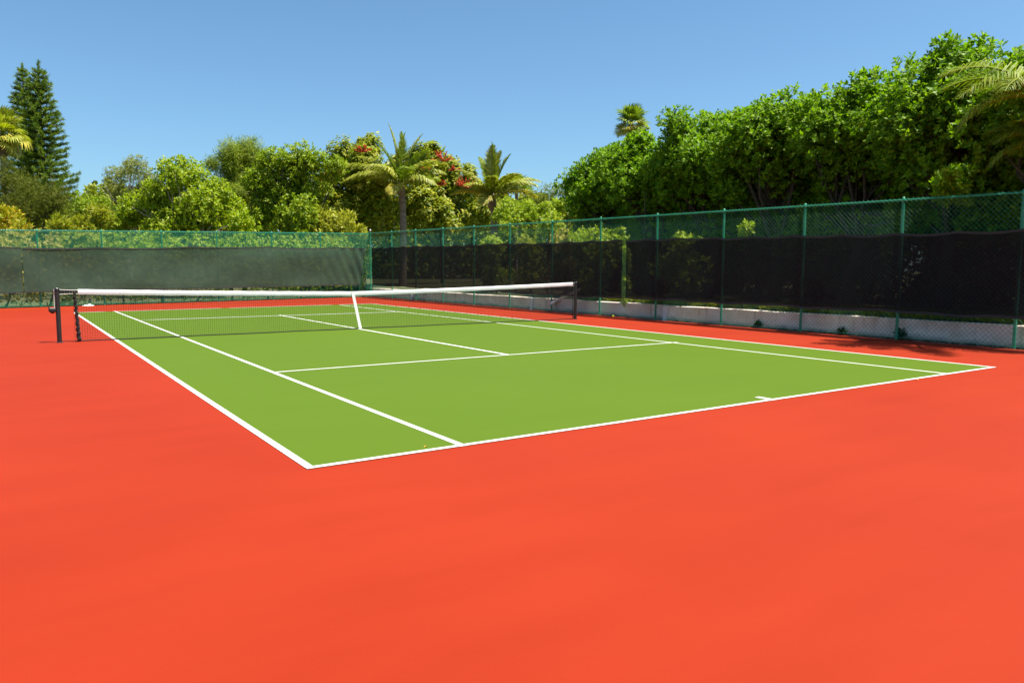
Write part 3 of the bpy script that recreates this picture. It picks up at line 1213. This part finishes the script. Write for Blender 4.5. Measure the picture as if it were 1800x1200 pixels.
# centre strap: from the band down to its ground anchor, a little to the right
st, sb_ = net_s(618.5), net_s(631.5)
g = G()
hw = .038
for i in range(9):
    t = i / 8
    s = st + (sb_ - st) * t
    z = (net_h(st) + .008) * (1 - t) + .012 * t
    off = -.020
    for dx in (-hw, hw):
        for o_ in (off, off + .004):
            g.V.append(tuple(net_pt(s + dx, z) + nn * o_))
for i in range(8):
    a = i * 4
    g.F += [(a, a + 2, a + 6, a + 4), (a + 1, a + 5, a + 7, a + 3), (a, a + 4, a + 5, a + 1), (a + 2, a + 3, a + 7, a + 6)]
g.build('centre_strap', M['tape'], net)
g = G()
g.box(net_pt(sb_, .02) + nn * -.018, (.06, .03, .05), math.atan2(nd[1], nd[0]), .006)
g.build('strap_anchor', M['galv'], net)
# gathered netting laced to a rod at each end
for sA, sB, hh in ((.30, .34, net_h(.3)), (NL - .10, NL - .09, net_h(NL - .1))):
    g = G()
    nW = 26
    path, rad = [], []
    wide = .030 if sA < 1 else .014
    for i in range(nW):
        t = i / (nW - 1)
        path.append(net_pt(sA + (sB - sA) * (1 - t) + .012 * math.sin(i * 1.9), .02 + (hh - .09) * t) + nn * .012 * math.cos(i * 2.3))
        rad.append(wide * (.75 + .35 * abs(math.sin(i * 1.31))) * (1.25 - .45 * t))
    g.tube(path, rad, 8)
    e = g.build('gathered_end', M['netcord'], net)
    g = G()                                      # lacing wound round the gathered end
    pts = []
    for i in range(160 if sA < 1 else 60):
        t = i / (159 if sA < 1 else 59)
        c = net_pt(sA + (sB - sA) * (1 - t), .03 + (hh - .10) * t)
        a = t * (26 if sA < 1 else 12) * 2 * math.pi
        rr = wide * (1.42 - .42 * t)
        pts.append(c + np.array([nd[0], nd[1], 0]) * rr * math.cos(a) + nn * rr * math.sin(a))
    g.tube(pts, .0042 if sA < 1 else .003, 4)
    g.build('lacing', M['hem'], net)
# steel headline: from the post head to the band, with a loop of white lacing at the left
g = G()
g.tube([net_pt(.05, HL - .012), net_pt(.2, HL - .022), net_pt(.37, net_h(.37) - .012)], .006, 6)
g.tube([net_pt(.04, HL - .105), net_pt(.2, HL - .095), net_pt(.37, net_h(.37) - .085)], .006, 6)
g.build('headline_cord', M['cord'], net)
g = G()
g.tube([net_pt(NL - .13, net_h(NL - .13) - .01), net_pt(NL, HRR - .02)], .006, 6)
g.tube([net_pt(NL - .13, net_h(NL - .13) - .09), net_pt(NL, HRR - .09)], .006, 6)
g.build('headline_cord', M['cord'], net)
g = G()
for i in range(7):
    s = .06 + i * .045
    g.box(net_pt(s, HL - .058), (.034, .012, .065), math.atan2(nd[1], nd[0]), .004)
g.build('band_end', M['netcord'], net)


def net_post(label, base, h, side_out, crank):
    root = thing('net_post', label, 'net post', base, 'net posts at the two ends of the net')
    g = G()
    g.tube([base + [0, 0, -.05], base + [0, 0, h]], .043, 16)
    g.build('post_tube', M['black'], root)
    c = G()
    c.lathe(base + np.array([0, 0, h]), [(.046, -.015), (.047, .008), (.040, .016), (.015, .019)], 16)
    c.build('post_cap', M['black'], root)
    c = G()
    c.lathe(base, [(.075, -.01), (.075, .006), (.060, .012), (.046, .014)], 16)
    c.build('ground_sleeve', M['black'], root)
    if crank:
        o = np.array([nd[0], nd[1], 0]) * side_out
        p = base + o * .095 + np.array([0, 0, .655])
        b = G()
        b.box(p, (.13, .085, .085), math.atan2(nd[1], nd[0]), .016)
        b.lathe(p + np.array([0, 0, -.075]), [(.012, 0), (.05, .03), (.055, .04)], 12)
        w = b.build('winder', M['black'], root)
        hnd = G()
        q = p + o * .045 - nn * .055
        hnd.tube([p + o * .03 - nn * .03, q, q + o * .03 + [0, 0, .10], q + o * .045 + [0, 0, .16]], [.010, .010, .009, .011], 8)
        hnd.build('winder_handle', M['black'], w)
        cbl = G()
        cbl.tube([base + o * .052 + [0, 0, h - .01], base + o * .056 + [0, 0, h * .8], base + o * .06 + [0, 0, .69]], .0065, 6)
        cbl.tube([base + o * .052 + [0, 0, h - .01], base + [0, 0, h + .022], base - o * .06 + [0, 0, h - .012]], .0065, 6)
        cbl.build('white_cable', M['cord'], root)
    else:
        b = G()
        b.box(base + np.array([-nd[0] * .05, -nd[1] * .05, h - .06]), (.03, .03, .07), math.atan2(nd[1], nd[0]), .005)
        b.build('hook', M['black'], root)
    return root


net_post('black net post with a winder and crank handle, at the left end of the net', pl, HL, -1, True)
net_post('plain black net post near the right fence, at the right end of the net', pr, HRR, 1, False)

# ------------------------------------------------------------------ small things
bp = ground(1079, 556.5)
bp = np.array([14.02, on_plane_x(1079, 14.02), 0])
g = G()
g.lathe(bp + np.array([0, 0, .035]), [(.035 * math.cos(a), .035 * math.sin(a)) for a in np.linspace(-1.5, 1.5, 11)], 14)
o = g.build('tennis_ball', M['ball'], origin=bp, smooth=True)
props(o, 'yellow tennis ball lying on the red surface at the foot of the right fence', 'tennis ball')

pp = ground(155, 537.5)
g = G()
nx_, ny_ = 13, 9
for j in range(ny_):
    for i in range(nx_):
        x, y = (i / (nx_ - 1) - .5), (j / (ny_ - 1) - .5)
        e = max(0, 1 - (2 * x) ** 2) * max(0, 1 - (2 * y) ** 2)
        z = .010 + e * (.035 + .02 * math.sin(7 * x + 3 * y) + .03 * math.sin(17 * x - 9 * y))
        g.V.append((pp[0] + x * .38 * (1 + .2 * math.sin(9 * y)), pp[1] + y * .26 * (1 + .2 * math.sin(8 * x)), z))
for j in range(ny_ - 1):
    for i in range(nx_ - 1):
        g.F.append((j * nx_ + i, j * nx_ + i + 1, (j + 1) * nx_ + i + 1, (j + 1) * nx_ + i))
o = g.build('cloth_scrap', M['paper'], origin=pp, smooth=True)
props(o, 'small crumpled white scrap on the red surface at the foot of the far fence', 'scrap')


def fallen_leaf(px, py, z, label, a, s):
    p = ground(px, py, z)
    g = G()
    d, e = np.array([math.cos(a), math.sin(a), 0]), np.array([-math.sin(a), math.cos(a), 0])
    P = [p - d * s, p - d * s * .3 + e * s * .4 + [0, 0, .006], p + d * s * .4 + e * s * .3 + [0, 0, .009], p + d * s + [0, 0, .004],
         p + d * s * .4 - e * s * .3 + [0, 0, .012], p - d * s * .3 - e * s * .4 + [0, 0, .008], p + d * s * .1 + [0, 0, .002]]
    g.add(P, [(0, 6, 1), (1, 6, 2), (2, 6, 3), (3, 6, 4), (4, 6, 5), (5, 6, 0)])
    o = g.build('fallen_leaf', M['deadleaf'], origin=p)
    props(o, label, 'leaf')


fallen_leaf(748, 785, .005, 'tiny dry orange leaf on the green court near the left singles line', .4, .022)
fallen_leaf(1612, 667, .009, 'dry orange leaf lying on the white baseline towards its right corner', 1.1, .035)

# low gabled shed beyond the wall, glimpsed through the black cloth
ap = at(1037, 499, 26.6)
sh = thing('garden_shed', 'low gabled shed glimpsed through the black windscreen behind the right net post', 'shed', (ap[0], ap[1], .4))
hw_, dep, eave = 1.30, 2.2, .50
u = np.array([RT[0], RT[1], 0])
u /= np.linalg.norm(u)
v = np.array([FW[0], FW[1], 0])
v /= np.linalg.norm(v)
z0, za = .30, ap[2] + .02
ze = za - .62


def sp_(x, d, z):
    return ap * [1, 1, 0] + u * x + v * d + np.array([0, 0, z])


g = G()
g.add([sp_(-hw_ * .92, .08, z0 - .6), sp_(hw_ * .92, .08, z0 - .6), sp_(hw_ * .92, .08, ze), sp_(0, .08, za - .08), sp_(-hw_ * .92, .08, ze),
       sp_(-hw_ * .92, dep, z0 - .6), sp_(hw_ * .92, dep, z0 - .6), sp_(hw_ * .92, dep, ze), sp_(0, dep, za - .08), sp_(-hw_ * .92, dep, ze)],
      [(0, 1, 2, 3, 4), (9, 8, 7, 6, 5), (1, 6, 7, 2), (0, 4, 9, 5)])
g.build('shed_wall', M['shedwall'], sh)
g = G()
for s in (-1, 1):
    g.add([sp_(0, -.12, za), sp_(s * hw_ * 1.06, -.12, ze - .05), sp_(s * hw_ * 1.06, dep + .1, ze - .05), sp_(0, dep + .1, za),
           sp_(0, -.12, za - .05), sp_(s * hw_ * 1.06, -.12, ze - .10), sp_(s * hw_ * 1.06, dep + .1, ze - .10), sp_(0, dep + .1, za - .05)],
          [(0, 1, 2, 3), (7, 6, 5, 4), (0, 4, 5, 1), (1, 5, 6, 2), (2, 6, 7, 3)])
g.build('roof', M['shedroof'], sh)
g = G()
for s in (-1, 1):
    g.add([sp_(0, -.125, za + .01), sp_(s * hw_ * 1.07, -.125, ze - .04), sp_(s * hw_ * 1.07, -.125, ze - .13), sp_(0, -.125, za - .08),
           sp_(0, -.145, za + .01), sp_(s * hw_ * 1.07, -.145, ze - .04), sp_(s * hw_ * 1.07, -.145, ze - .13), sp_(0, -.145, za - .08)],
          [(0, 1, 2, 3), (7, 6, 5, 4), (0, 4, 5, 1), (2, 6, 7, 3)])
g.build('gable_trim', M['tape'], sh)

# ------------------------------------------------------------------ planting: right-hand tree row
ROW = [  # x, y, height, radius x, radius y, label
    (18.0, 17.4, 6.3, 1.6, 1.6, 'glossy green tree ending the right row, left of the distant fan palm'),
    (18.0, 14.7, 6.45, 1.9, 1.75, 'glossy green tree in the right row, just right of the distant fan palm'),
    (18.1, 12.1, 6.85, 2.0, 1.8, 'glossy green tree in the right row, straight above the lime shrub behind the mesh'),
    (18.1, 9.5, 6.75, 2.1, 1.8, 'glossy green tree in the right row with a level top, above the single sprig'),
    (18.1, 6.9, 6.8, 2.1, 1.8, 'glossy green tree in the right row where its top line starts to climb'),
    (17.9, 4.2, 7.0, 2.4, 1.9, 'tallest glossy green tree, with a sprig drooping over the fence top'),
    (17.7, 1.5, 6.5, 2.5, 2.0, 'glossy green tree behind the arching palm fronds at the right edge'),
]
for x, y, h, rx, ry, lab in ROW:
    bl = []
    cz = h * .72
    bl.append((x + .2, y, cz, rx * .95, ry * .95, h * .24))
    for k in range(4):                            # inner, lower boughs set back under the overhang
        bl.append((x + rng.uniform(.2, .9), y + (k - 1.5) * ry * .45, h * rng.uniform(.40, .50), rx * .42, ry * .45, h * .12))
    for i in range(9):
        a = i / 9 * 6.283 + rng.uniform(0, .5)
        zz = rng.uniform(h * .64, h * .82)
        bl.append((x + math.cos(a) * rx * .62, y + math.sin(a) * ry * .62, zz, rx * rng.uniform(.42, .55), ry * rng.uniform(.42, .55), h * rng.uniform(.12, .17)))
    for i in range(4):
        bl.append((x + rng.normal(0, rx * .3), y + rng.normal(0, ry * .35), h * rng.uniform(.84, .90), rx * .34, ry * .34, h * .10))
    row_tree = leafy('glossy_leaved_tree', lab, 'tree', bl, int(9800 * rx * ry / 4.6), 'ficus', 'ficus', base=(x, y, .45), r0=.17, group='trees in a row behind the right fence', zfloor=.4)
    if y == 4.2:
        sprig_tree = row_tree

# hanging sprig of the near tree over the fence
# understory added to darken behind the row; its leaf colour carries the shade
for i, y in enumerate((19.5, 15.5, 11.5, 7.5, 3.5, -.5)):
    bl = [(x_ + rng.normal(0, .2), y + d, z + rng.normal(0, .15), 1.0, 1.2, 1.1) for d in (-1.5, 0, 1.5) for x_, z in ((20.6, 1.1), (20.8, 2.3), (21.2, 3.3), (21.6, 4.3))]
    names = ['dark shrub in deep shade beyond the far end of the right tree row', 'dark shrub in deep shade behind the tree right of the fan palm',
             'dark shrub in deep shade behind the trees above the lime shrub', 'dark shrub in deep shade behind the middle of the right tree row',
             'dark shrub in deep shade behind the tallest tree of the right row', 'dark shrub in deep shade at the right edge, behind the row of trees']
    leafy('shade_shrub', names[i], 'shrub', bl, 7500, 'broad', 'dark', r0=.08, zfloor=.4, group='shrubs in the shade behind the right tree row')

# ------------------------------------------------------------------ planting: far end, left to right
FAR = 'trees beyond the far end of the court'
b1 = at(39, 117, 53) * [1, 1, 0]
norfolk_pine('norfolk_pine', 'tall dark conifer with tiered branches, the left one of two spires', b1, at(38, 117, 53)[2], 1.7, 'twin conifers at the left', .38)
b2 = at(67, 112, 51) * [1, 1, 0]
norfolk_pine('norfolk_pine', 'tall dark conifer with tiered branches, the right one of two spires', b2, at(67, 112, 51)[2], 2.05, 'twin conifers at the left', .38)

lv = []
for i in range(44):
    az = i * 137.5 % 360
    el = 85 - 155 * (i / 43) + rng.normal(0, 8)
    lv.append((az, el, rng.uniform(.5, .85), rng.uniform(.7, .95), rng.uniform(.4, .9), 'palmgold' if i > 26 else ('palm' if i % 3 else 'feather')))
c = at(4, 238, 39)
fan_palm('fan_palm', 'fan palm with golden hanging dead leaves, cut by the left edge', c * [1, 1, 0], c, lv)


def tree(name, label, cat, spec, depth, n, species, mat, bark='bark', r0=.12, jit=.8, deep=1.0, base_px=None, inner=.12, group=FAR, twigs=2):
    bl = px_blobs(spec, depth, jit=jit, deep=deep)
    base = None
    if base_px is not None:
        b = at(base_px, 500, depth)
        base = (b[0], b[1], 0)
    return leafy(name, label, cat, bl, n, species, mat, base=base, bark=bark, r0=r0, group=group, inner=inner, twigs=twigs)


tree('olive_conifer', 'dark olive bushy conifer below the twin spires at the left edge', 'tree',
     [(15, 335, 42, 34), (70, 345, 40, 34), (105, 352, 24), (40, 385, 50, 40), (100, 390, 30, 30), (-30, 360, 40), (5, 305, 26)], 37.2, 3400, 'needle', 'olive')
tree('green_bush', 'mid green bush between the dark conifer and the bare branched tree', 'bush',
     [(132, 362, 26), (158, 372, 22), (105, 385, 22), (140, 395, 30), (85, 370, 14), (180, 365, 20), (200, 385, 24)], 40, 2200, 'small', 'mid')
tree('croton_shrub', 'orange and yellow leaved shrub above the far fence at the left edge', 'shrub',
     [(8, 392, 28), (38, 402, 18), (-20, 400, 25), (12, 430, 32)], 35, 700, 'croton', 'orange', r0=.04, jit=.3)
tree('croton_shrub', 'dull yellow shrub above the far fence, between the left shrub and the grey tree', 'shrub',
     [(108, 404, 20), (172, 385, 20), (150, 410, 25), (120, 430, 25)], 35.5, 800, 'croton', 'feather', r0=.04, jit=.3)
tree('grey_tree', 'thin grey green tree with bare pale branches on the left', 'tree',
     [(212, 308, 24), (240, 300, 24), (258, 322, 22), (200, 333, 16), (245, 345, 26), (190, 320, 10), (225, 365, 25)], 42, 4200, 'sparse', 'greybrown', bark='palebark', r0=.13, twigs=5)
tree('bright_tree', 'bright green tree with pale crooked limbs behind the far fence', 'tree',
     [(298, 310, 30), (338, 325, 34), (268, 345, 28), (384, 340, 24), (305, 365, 38), (355, 372, 42), (245, 380, 30), (402, 376, 30), (290, 400, 36), (350, 410, 36), (210, 395, 26), (322, 305, 26), (235, 362, 22), (420, 395, 28)],
     37.5, 5000, 'broad', 'bright', bark='palebark', r0=.13)
tree('feathery_tree', 'feathery yellow green tree with soft drooping plumes', 'tree',
     [(402, 280, 24, 30), (438, 272, 26, 28), (422, 318, 34), (462, 292, 22), (372, 292, 12), (410, 355, 32), (450, 335, 30)], 42, 3600, 'feather', 'plume')
tree('rounded_tree', 'mid green rounded tree left of the red flowering trees', 'tree',
     [(482, 285, 26), (520, 286, 34), (556, 290, 26), (500, 330, 42), (548, 338, 36), (478, 362, 30), (520, 380, 40), (460, 390, 26), (452, 318, 26), (590, 300, 22)], 40.5, 5000, 'broad', 'mid')
sc1 = [(600, 288, 36), (650, 262, 24), (626, 318, 44), (580, 332, 28), (664, 326, 40), (605, 372, 44), (665, 375, 44), (640, 285, 30)]
u1 = tree('umbrella_tree', 'umbrella tree with drooping leaf whorls and red flower spikes, left of the palm trunk', 'tree', sc1, 44, 3800, 'schef', 'schef')
sc2 = [(738, 290, 34), (790, 302, 30), (770, 340, 44), (822, 330, 24), (822, 302, 14), (735, 372, 44), (800, 376, 40), (850, 370, 30), (760, 275, 24), (728, 345, 34), (700, 300, 26)]
u2 = tree('umbrella_tree', 'umbrella tree with red flower spikes, behind and right of the tall palm', 'tree', sc2, 46, 3800, 'schef', 'schef')


def flowers(root, spots, depth):
    for px, py, r in spots:
        c = at(px, py, depth)
        k = depth / FPX
        A, B = [], []
        for i in range(13):
            a = rng.uniform(-.4, 3.5)
            d = RT * math.cos(a) * .9 + np.array([0, 0, 1]) * abs(math.sin(a)) * .8 - FW * rng.uniform(0, .8)
            q = c + d / np.linalg.norm(d) * r * k * rng.uniform(.8, 1.2)
            A.append(c)
            B.append(q)
        V, F = strands(A, B, .018, 4)
        # bead-like florets along the spikes
        A, B = np.array(A), np.array(B)
        t = rng.uniform(.2, 1, (len(A), 14, 1))
        P = (A[:, None] * (1 - t) + B[:, None] * t).reshape(-1, 3)
        V2, F2 = leaves_from(P, unit(rng.normal(size=P.shape)), 3, .075, .024, .4, 1.5)
        link_mesh('flower_spike', np.concatenate([V, V2]), np.concatenate([F, F2 + len(V)]), M['flower'], root)


flowers(u1, [(585, 311, 20), (638, 268, 14), (560, 318, 10)], 42.2)
flowers(u2, [(778, 284, 20), (818, 330, 20), (776, 326, 9), (748, 298, 8), (800, 300, 9)], 43.6)
tree('croton_shrub', 'bushy yellow leaved shrub above the far fence, left of the corner post', 'shrub',
     [(572, 396, 26), (606, 400, 24), (545, 404, 16), (580, 430, 36), (630, 408, 12)], 40.5, 1000, 'croton', 'yellow', r0=.05, jit=.3)

# coconut palms
c = at(704, 332, 42.5)
feather_palm('coconut_palm', 'tall palm with a bare trunk rising behind the fence corner', c * [1, 1, 0] + np.array([.1, .1, 0]), c, [
    (172, 70, 3.8, .16, 'palm', .55, .15), (150, 82, 3.2, .14, 'palmgreen', .55, .15), (30, 76, 3.3, .2, 'palm', .55, .2), (5, 62, 3.5, .26, 'palm', .55, .2),
    (200, 58, 3.2, .32, 'palmgreen', .6, .2), (350, 52, 3.0, .4, 'palmgreen', .6, .3), (80, 70, 2.8, .1, 'palm', .42, .2),
    (184, 26, 4.3, .58, 'palm', .85, 1.7), (172, 42, 3.6, .55, 'palm', .75, 1.4), (205, 16, 3.8, .66, 'palm', .85, 1.7), (235, 30, 3.2, .60, 'palm', .75, 1.4),
    (2, 28, 3.1, .60, 'palm', .85, 1.7), (345, 38, 3.1, .52, 'palm', .75, 1.4), (325, 14, 3.0, .66, 'palm', .85, 1.7), (290, 28, 3.0, .6, 'palmgreen', .75, .9),
    (30, 18, 2.9, .6, 'palmgreen', .75, .9), (145, 18, 3.2, .6, 'palm', .75, 1.4), (265, -5, 2.4, .6, 'palmgold', .7, 1.0), (80, 20, 2.5, .5, 'palm', .6, .6)], r0=.23)
c = at(864, 352, 35)
feather_palm('coconut_palm', 'shorter palm with a low spreading crown, right of the red flowering trees', c * [1, 1, 0] + np.array([.1, 0, 0]), c, [
    (172, 80, 2.7, .14, 'palmgreen', .48, .15), (70, 78, 2.6, .16, 'palm', .48, .15), (10, 60, 2.4, .22, 'palmgreen', .5, .2), (150, 64, 2.2, .22, 'palmgreen', .5, .2),
    (30, 70, 2.4, .18, 'palm', .48, .2), (195, 42, 2.4, .5, 'palm', .55, .8), (180, 15, 2.2, .6, 'palmgold', .5, .9), (230, 25, 2.1, .6, 'palm', .55, .9), (270, 40, 2.0, .6, 'palm', .5, .9),
    (310, 30, 2.6, .5, 'palm', .6, .9), (340, 22, 2.7, .58, 'palm', .65, 1.5), (0, 28, 2.8, .56, 'palm', .65, 1.5), (25, 12, 2.7, .55, 'palmgold', .6, .9),
    (255, 0, 1.7, .7, 'palmgold', .5, .9), (300, -5, 1.8, .7, 'palmgold', .5, .9)], r0=.19)
c = at(908, 335, 47)
lv = [((i * 137.5) % 360, 80 - 90 * i / 15, .5, .75, .25, 'palmgreen') for i in range(16)]
fan_palm('fan_palm', 'small spiky palm top just right of the shorter coconut palm', c * [1, 1, 0], c, lv, .11)
lv = []
c = at(1109, 219, 60)
for i in range(34):
    lv.append(((i * 137.5) % 360, 82 - 125 * i / 33, rng.uniform(.6, .95), rng.uniform(.95, 1.15), .45, 'palmgreen' if i < 22 else ('palm' if i < 27 else 'palmgold')))
fan_palm('fan_palm', 'distant fan palm standing above the right tree row against the sky', c * [1, 1, 0], c, lv, .2)

# low planting between the palms and the right row
tree('rounded_shrub', 'yellow green shrub mound above the right fence, under the shorter palm', 'shrub',
     [(898, 372, 22), (925, 372, 20), (880, 385, 18), (905, 400, 28)], 33, 900, 'small', 'lime', r0=.05, jit=.4)
tree('rounded_shrub', 'yellow green shrub just left of the smallest tree of the right row', 'shrub',
     [(955, 378, 20), (978, 368, 18), (965, 400, 26)], 32, 800, 'small', 'lime', r0=.05, jit=.4)
tree('distant_tree', 'distant tree against the sky between the shorter palm and the right row', 'tree',
     [(935, 345, 18), (962, 340, 18), (988, 336, 16), (960, 365, 26), (1000, 360, 20)], 58, 1300, 'small', 'distant', r0=.14)

# ------------------------------------------------------------------ hedge plants pressed against the fences
HED = [(-60, 'dry', 'tangled dry climber behind the far fence, outermost at the left'), (20, 'dry', 'tangled dry climber behind the far fence, below the orange shrub'),
       (100, 'dry', 'pale tangled climber behind the far fence, below the mid green bush'), (170, 'feather', 'yellowish climber behind the far fence, above the left net post'),
       (232, 'lime', 'light green climber behind the far fence, below the grey tree'), (300, 'lime', 'light green climber behind the far fence, below the bright tree'),
       (362, 'lime', 'light green climber behind the far fence, below the feathery tree'), (425, 'bright', 'green climber behind the far fence, below the rounded tree'),
       (490, 'lime', 'light green climber behind the far fence, left of the yellow shrub'), (548, 'lime', 'light green climber behind the far fence, below the yellow shrub'),
       (612, 'bright', 'green climber behind the far fence, beside the corner post')]
for px, mat, lab in HED:
    t = back_t(px)
    p = BACK_L + (CORNER - BACK_L) * t - bn * 1.0
    h = hb(t)
    bl = [(p[0] + bd[0] * d * .8, p[1] + bd[1] * d * .8, z * h / 3 + rng.normal(0, .08), .62, .62, .62) for d, z in ((-1, .5), (0, .6), (1, .45), (-1, 1.5), (0, 1.4), (1, 1.5), (-.8, 2.35), (.1, 2.45), (.9, 2.3))]
    leafy('climber', lab, 'climbing plant', bl, 520, 'small', mat, r0=.04, group='climbers behind the far fence')

SHR = [(1048, 15.0, 2.95, 'bright', 'green climber reaching the right fence top rail, nearest of the leafy stretch'),
       (990, 15.3, 2.9, 'dry', 'dry olive tangle behind the right fence mesh, beside the green climber'),
       (930, 15.5, 2.85, 'feather', 'yellowish shrub behind the right fence mesh, below the shrub mounds'),
       (868, 15.6, 2.9, 'bright', 'green shrub behind the right fence mesh, below the shorter palm'),
       (1198, 14.95, 2.62, 'lime', 'lime green shrub showing above the black cloth behind the right fence')]
for px, x, h, mat, lab in SHR:
    y = on_plane_x(px, x)
    bl = []
    for i in range(9):
        zz = rng.uniform(.9, h - .35)
        bl.append((x + rng.normal(0, .12), y + rng.normal(0, .42), zz, .38, .5, .38))
    bl.append((x, y + .1, h - .3, .35, .55, .3))
    leafy('fence_shrub', lab, 'shrub', bl, 620, 'small', mat, r0=.035, base=(x + .2, y, .42), zfloor=.42, group='shrubs against the right fence')
y = on_plane_x(1306, 14.75)
leafy('sprig', 'single light green sprig behind the right fence mesh, right of the lime shrub', 'plant', [(14.75, y, 2.55, .16, .2, .2)], 40, 'small', 'lime', base=(14.8, y, .42), r0=.012, group=None)
# vine in the slit between the first two black sheets, and at the corner
y = on_plane_x(1098, 14.42)
leafy('vine', 'narrow green vine showing in the slit of the black windscreen', 'vine', [(14.47, y, z, .10, .14, .22) for z in (.6, .9, 1.2, 1.5, 1.8, 2.0)], 170, 'small', 'lime', base=(14.8, y, .42), r0=.012, group=None)
leafy('vine', 'green and brown vine climbing the fence corner beside the green windscreen', 'vine',
      [(CORNER[0] - .38 + rng.normal(0, .06), CORNER[1] + .12, z, .14, .14, .26) for z in np.linspace(.2, 3.3, 12)], 240, 'small', 'feather', base=(CORNER[0] - .38, CORNER[1] + .2, 0), r0=.02, group=None)

# leafy sprig of the tallest tree, drooping over the top rail of the near fence
bl = px_blobs([(1650, 325, 14), (1684, 330, 16), (1655, 345, 10), (1694, 350, 9), (1668, 312, 16), (1690, 300, 16), (1672, 352, 8)], 15.6, jit=.25)
P_, D_ = crown_points(bl, 230, sub=9, updir=-.2)
V, F = leaves_from(P_, D_, 7, .11, .028, .5, 1.3, spread=.1)
link_mesh('drooping_sprig', V, F, L['ficus'], sprig_tree)

# palms at the right edge
c = at(1835, 172, 14.4)
feather_palm('queen_palm', 'arching palm whose upper fronds enter high at the right edge, before the tree row', (c[0] + .2, c[1] - .2, .45), c, [
    (178, 22, 2.3, .62, 'plume', .62, 1.4), (192, 6, 2.2, .60, 'plume', .62, 1.4), (160, -8, 1.8, .7, 'plume', .6, 1.3), (258, 14, 2.6, .45, 'plume', .6, .9), (215, 5, 2.0, .6, 'plume', .55, 1.1),
    (150, 20, 2.0, .6, 'palmgreen', .6, .9), (250, 5, 2.0, .6, 'plume', .6, .9), (90, 20, 2.2, .6, 'plume', .6, .9), (300, 10, 2.2, .6, 'plume', .6, .9),
    (340, 25, 2.2, .5, 'palmgreen', .6, .9), (30, 10, 2.2, .6, 'plume', .6, .9)], r0=.12, lw=.011, nseg=44)
c = at(1846, 262, 14.9)
feather_palm('queen_palm', 'short palm whose drooping fronds show low at the right edge, under the arching palm', (c[0] + .3, c[1] - .1, .45), c, [
    (180, 18, 1.3, .7, 'plume', .5, 1.2), (200, 35, 1.25, .65, 'plume', .5, 1.1), (165, -5, 1.3, .7, 'plume', .5, 1.2), (225, 10, 1.2, .6, 'plume', .5, 1.0),
    (140, 30, 1.3, .6, 'palmgreen', .5, .9), (260, 25, 1.3, .6, 'plume', .5, .9), (320, 25, 1.3, .6, 'plume', .5, .9), (20, 25, 1.3, .6, 'plume', .5, .9), (80, 25, 1.3, .6, 'plume', .5, .9)], r0=.10, lw=.011, nseg=44)

# ------------------------------------------------------------------ ground cover, weeds, distant mass
n = 4200
P = np.stack([rng.uniform(14.78, 15.9, n), rng.uniform(-4, 15, n), np.full(n, .0)], 1)
P[:, 2] = .43 + rng.uniform(0, .17, n)
V, F = leaves_from(P, unit(rng.normal(0, .5, (n, 3)) + [0, 0, 1]), 5, .09, .016, .3, 1.2)
o = link_mesh('ground_cover', V, F, L['feather'])
props(o, kind='stuff', label='low mossy ground cover along the top of the low wall')

n = 1500
yy = np.concatenate([rng.uniform(-7, 7, 1000), rng.uniform(7, 30, 500)])
P = np.stack([14.46 - np.abs(rng.normal(0, .10, n)), yy, rng.uniform(.006, .03, n)], 1)
V, F = leaves_from(P, unit(rng.normal(0, 1, (n, 3)) * [1, 1, .3]), 2, .075, .022, .1, .5)
V[:, 2] = np.maximum(V[:, 2] * .5, .006)
o = link_mesh('leaf_litter', V, F, L['litter'])
props(o, kind='stuff', label='dark dry leaf litter along the foot of the low wall')

for px, sz, lab in ((1335, .11, 'small dark weed at the foot of the low wall, leftmost of three'),
                    (1485, .10, 'small weed at the foot of the low wall, midway between two posts'),
                    (1590, .14, 'leafy weed at the foot of the low wall, right of the shaded fence post')):
    x = 14.42
    y = on_plane_x(px, x)
    leafy('weed', lab, 'weed', [(x, y, sz * .6, sz * .35, sz * .7, sz * .6)], 34, 'sparse', 'dark', base=(x, y, 0), r0=.006, group=None)

n = 34000
q = rng.uniform(-250, 1500, n)
dd = rng.uniform(62, 70, n)
top = 343 + 14 * np.sin(q * .021) + 9 * np.sin(q * .057 + 1) + rng.normal(0, 5, n)
py = top + (486 - top) * rng.uniform(0, 1, n) ** 1.1
P = CAM + dd[:, None] * (FW + RT * ((q - 900) / FPX)[:, None] - UP * ((py - 600) / FPX)[:, None])
V, F = leaves_from(P, unit(rng.normal(size=P.shape) + [0, 0, .5]), 5, .42, .12, .4, 1.4)
o = link_mesh('distant_treeline', V, F, L['distant'])
props(o, kind='stuff', label='distant mass of trees filling the gaps behind the planting')
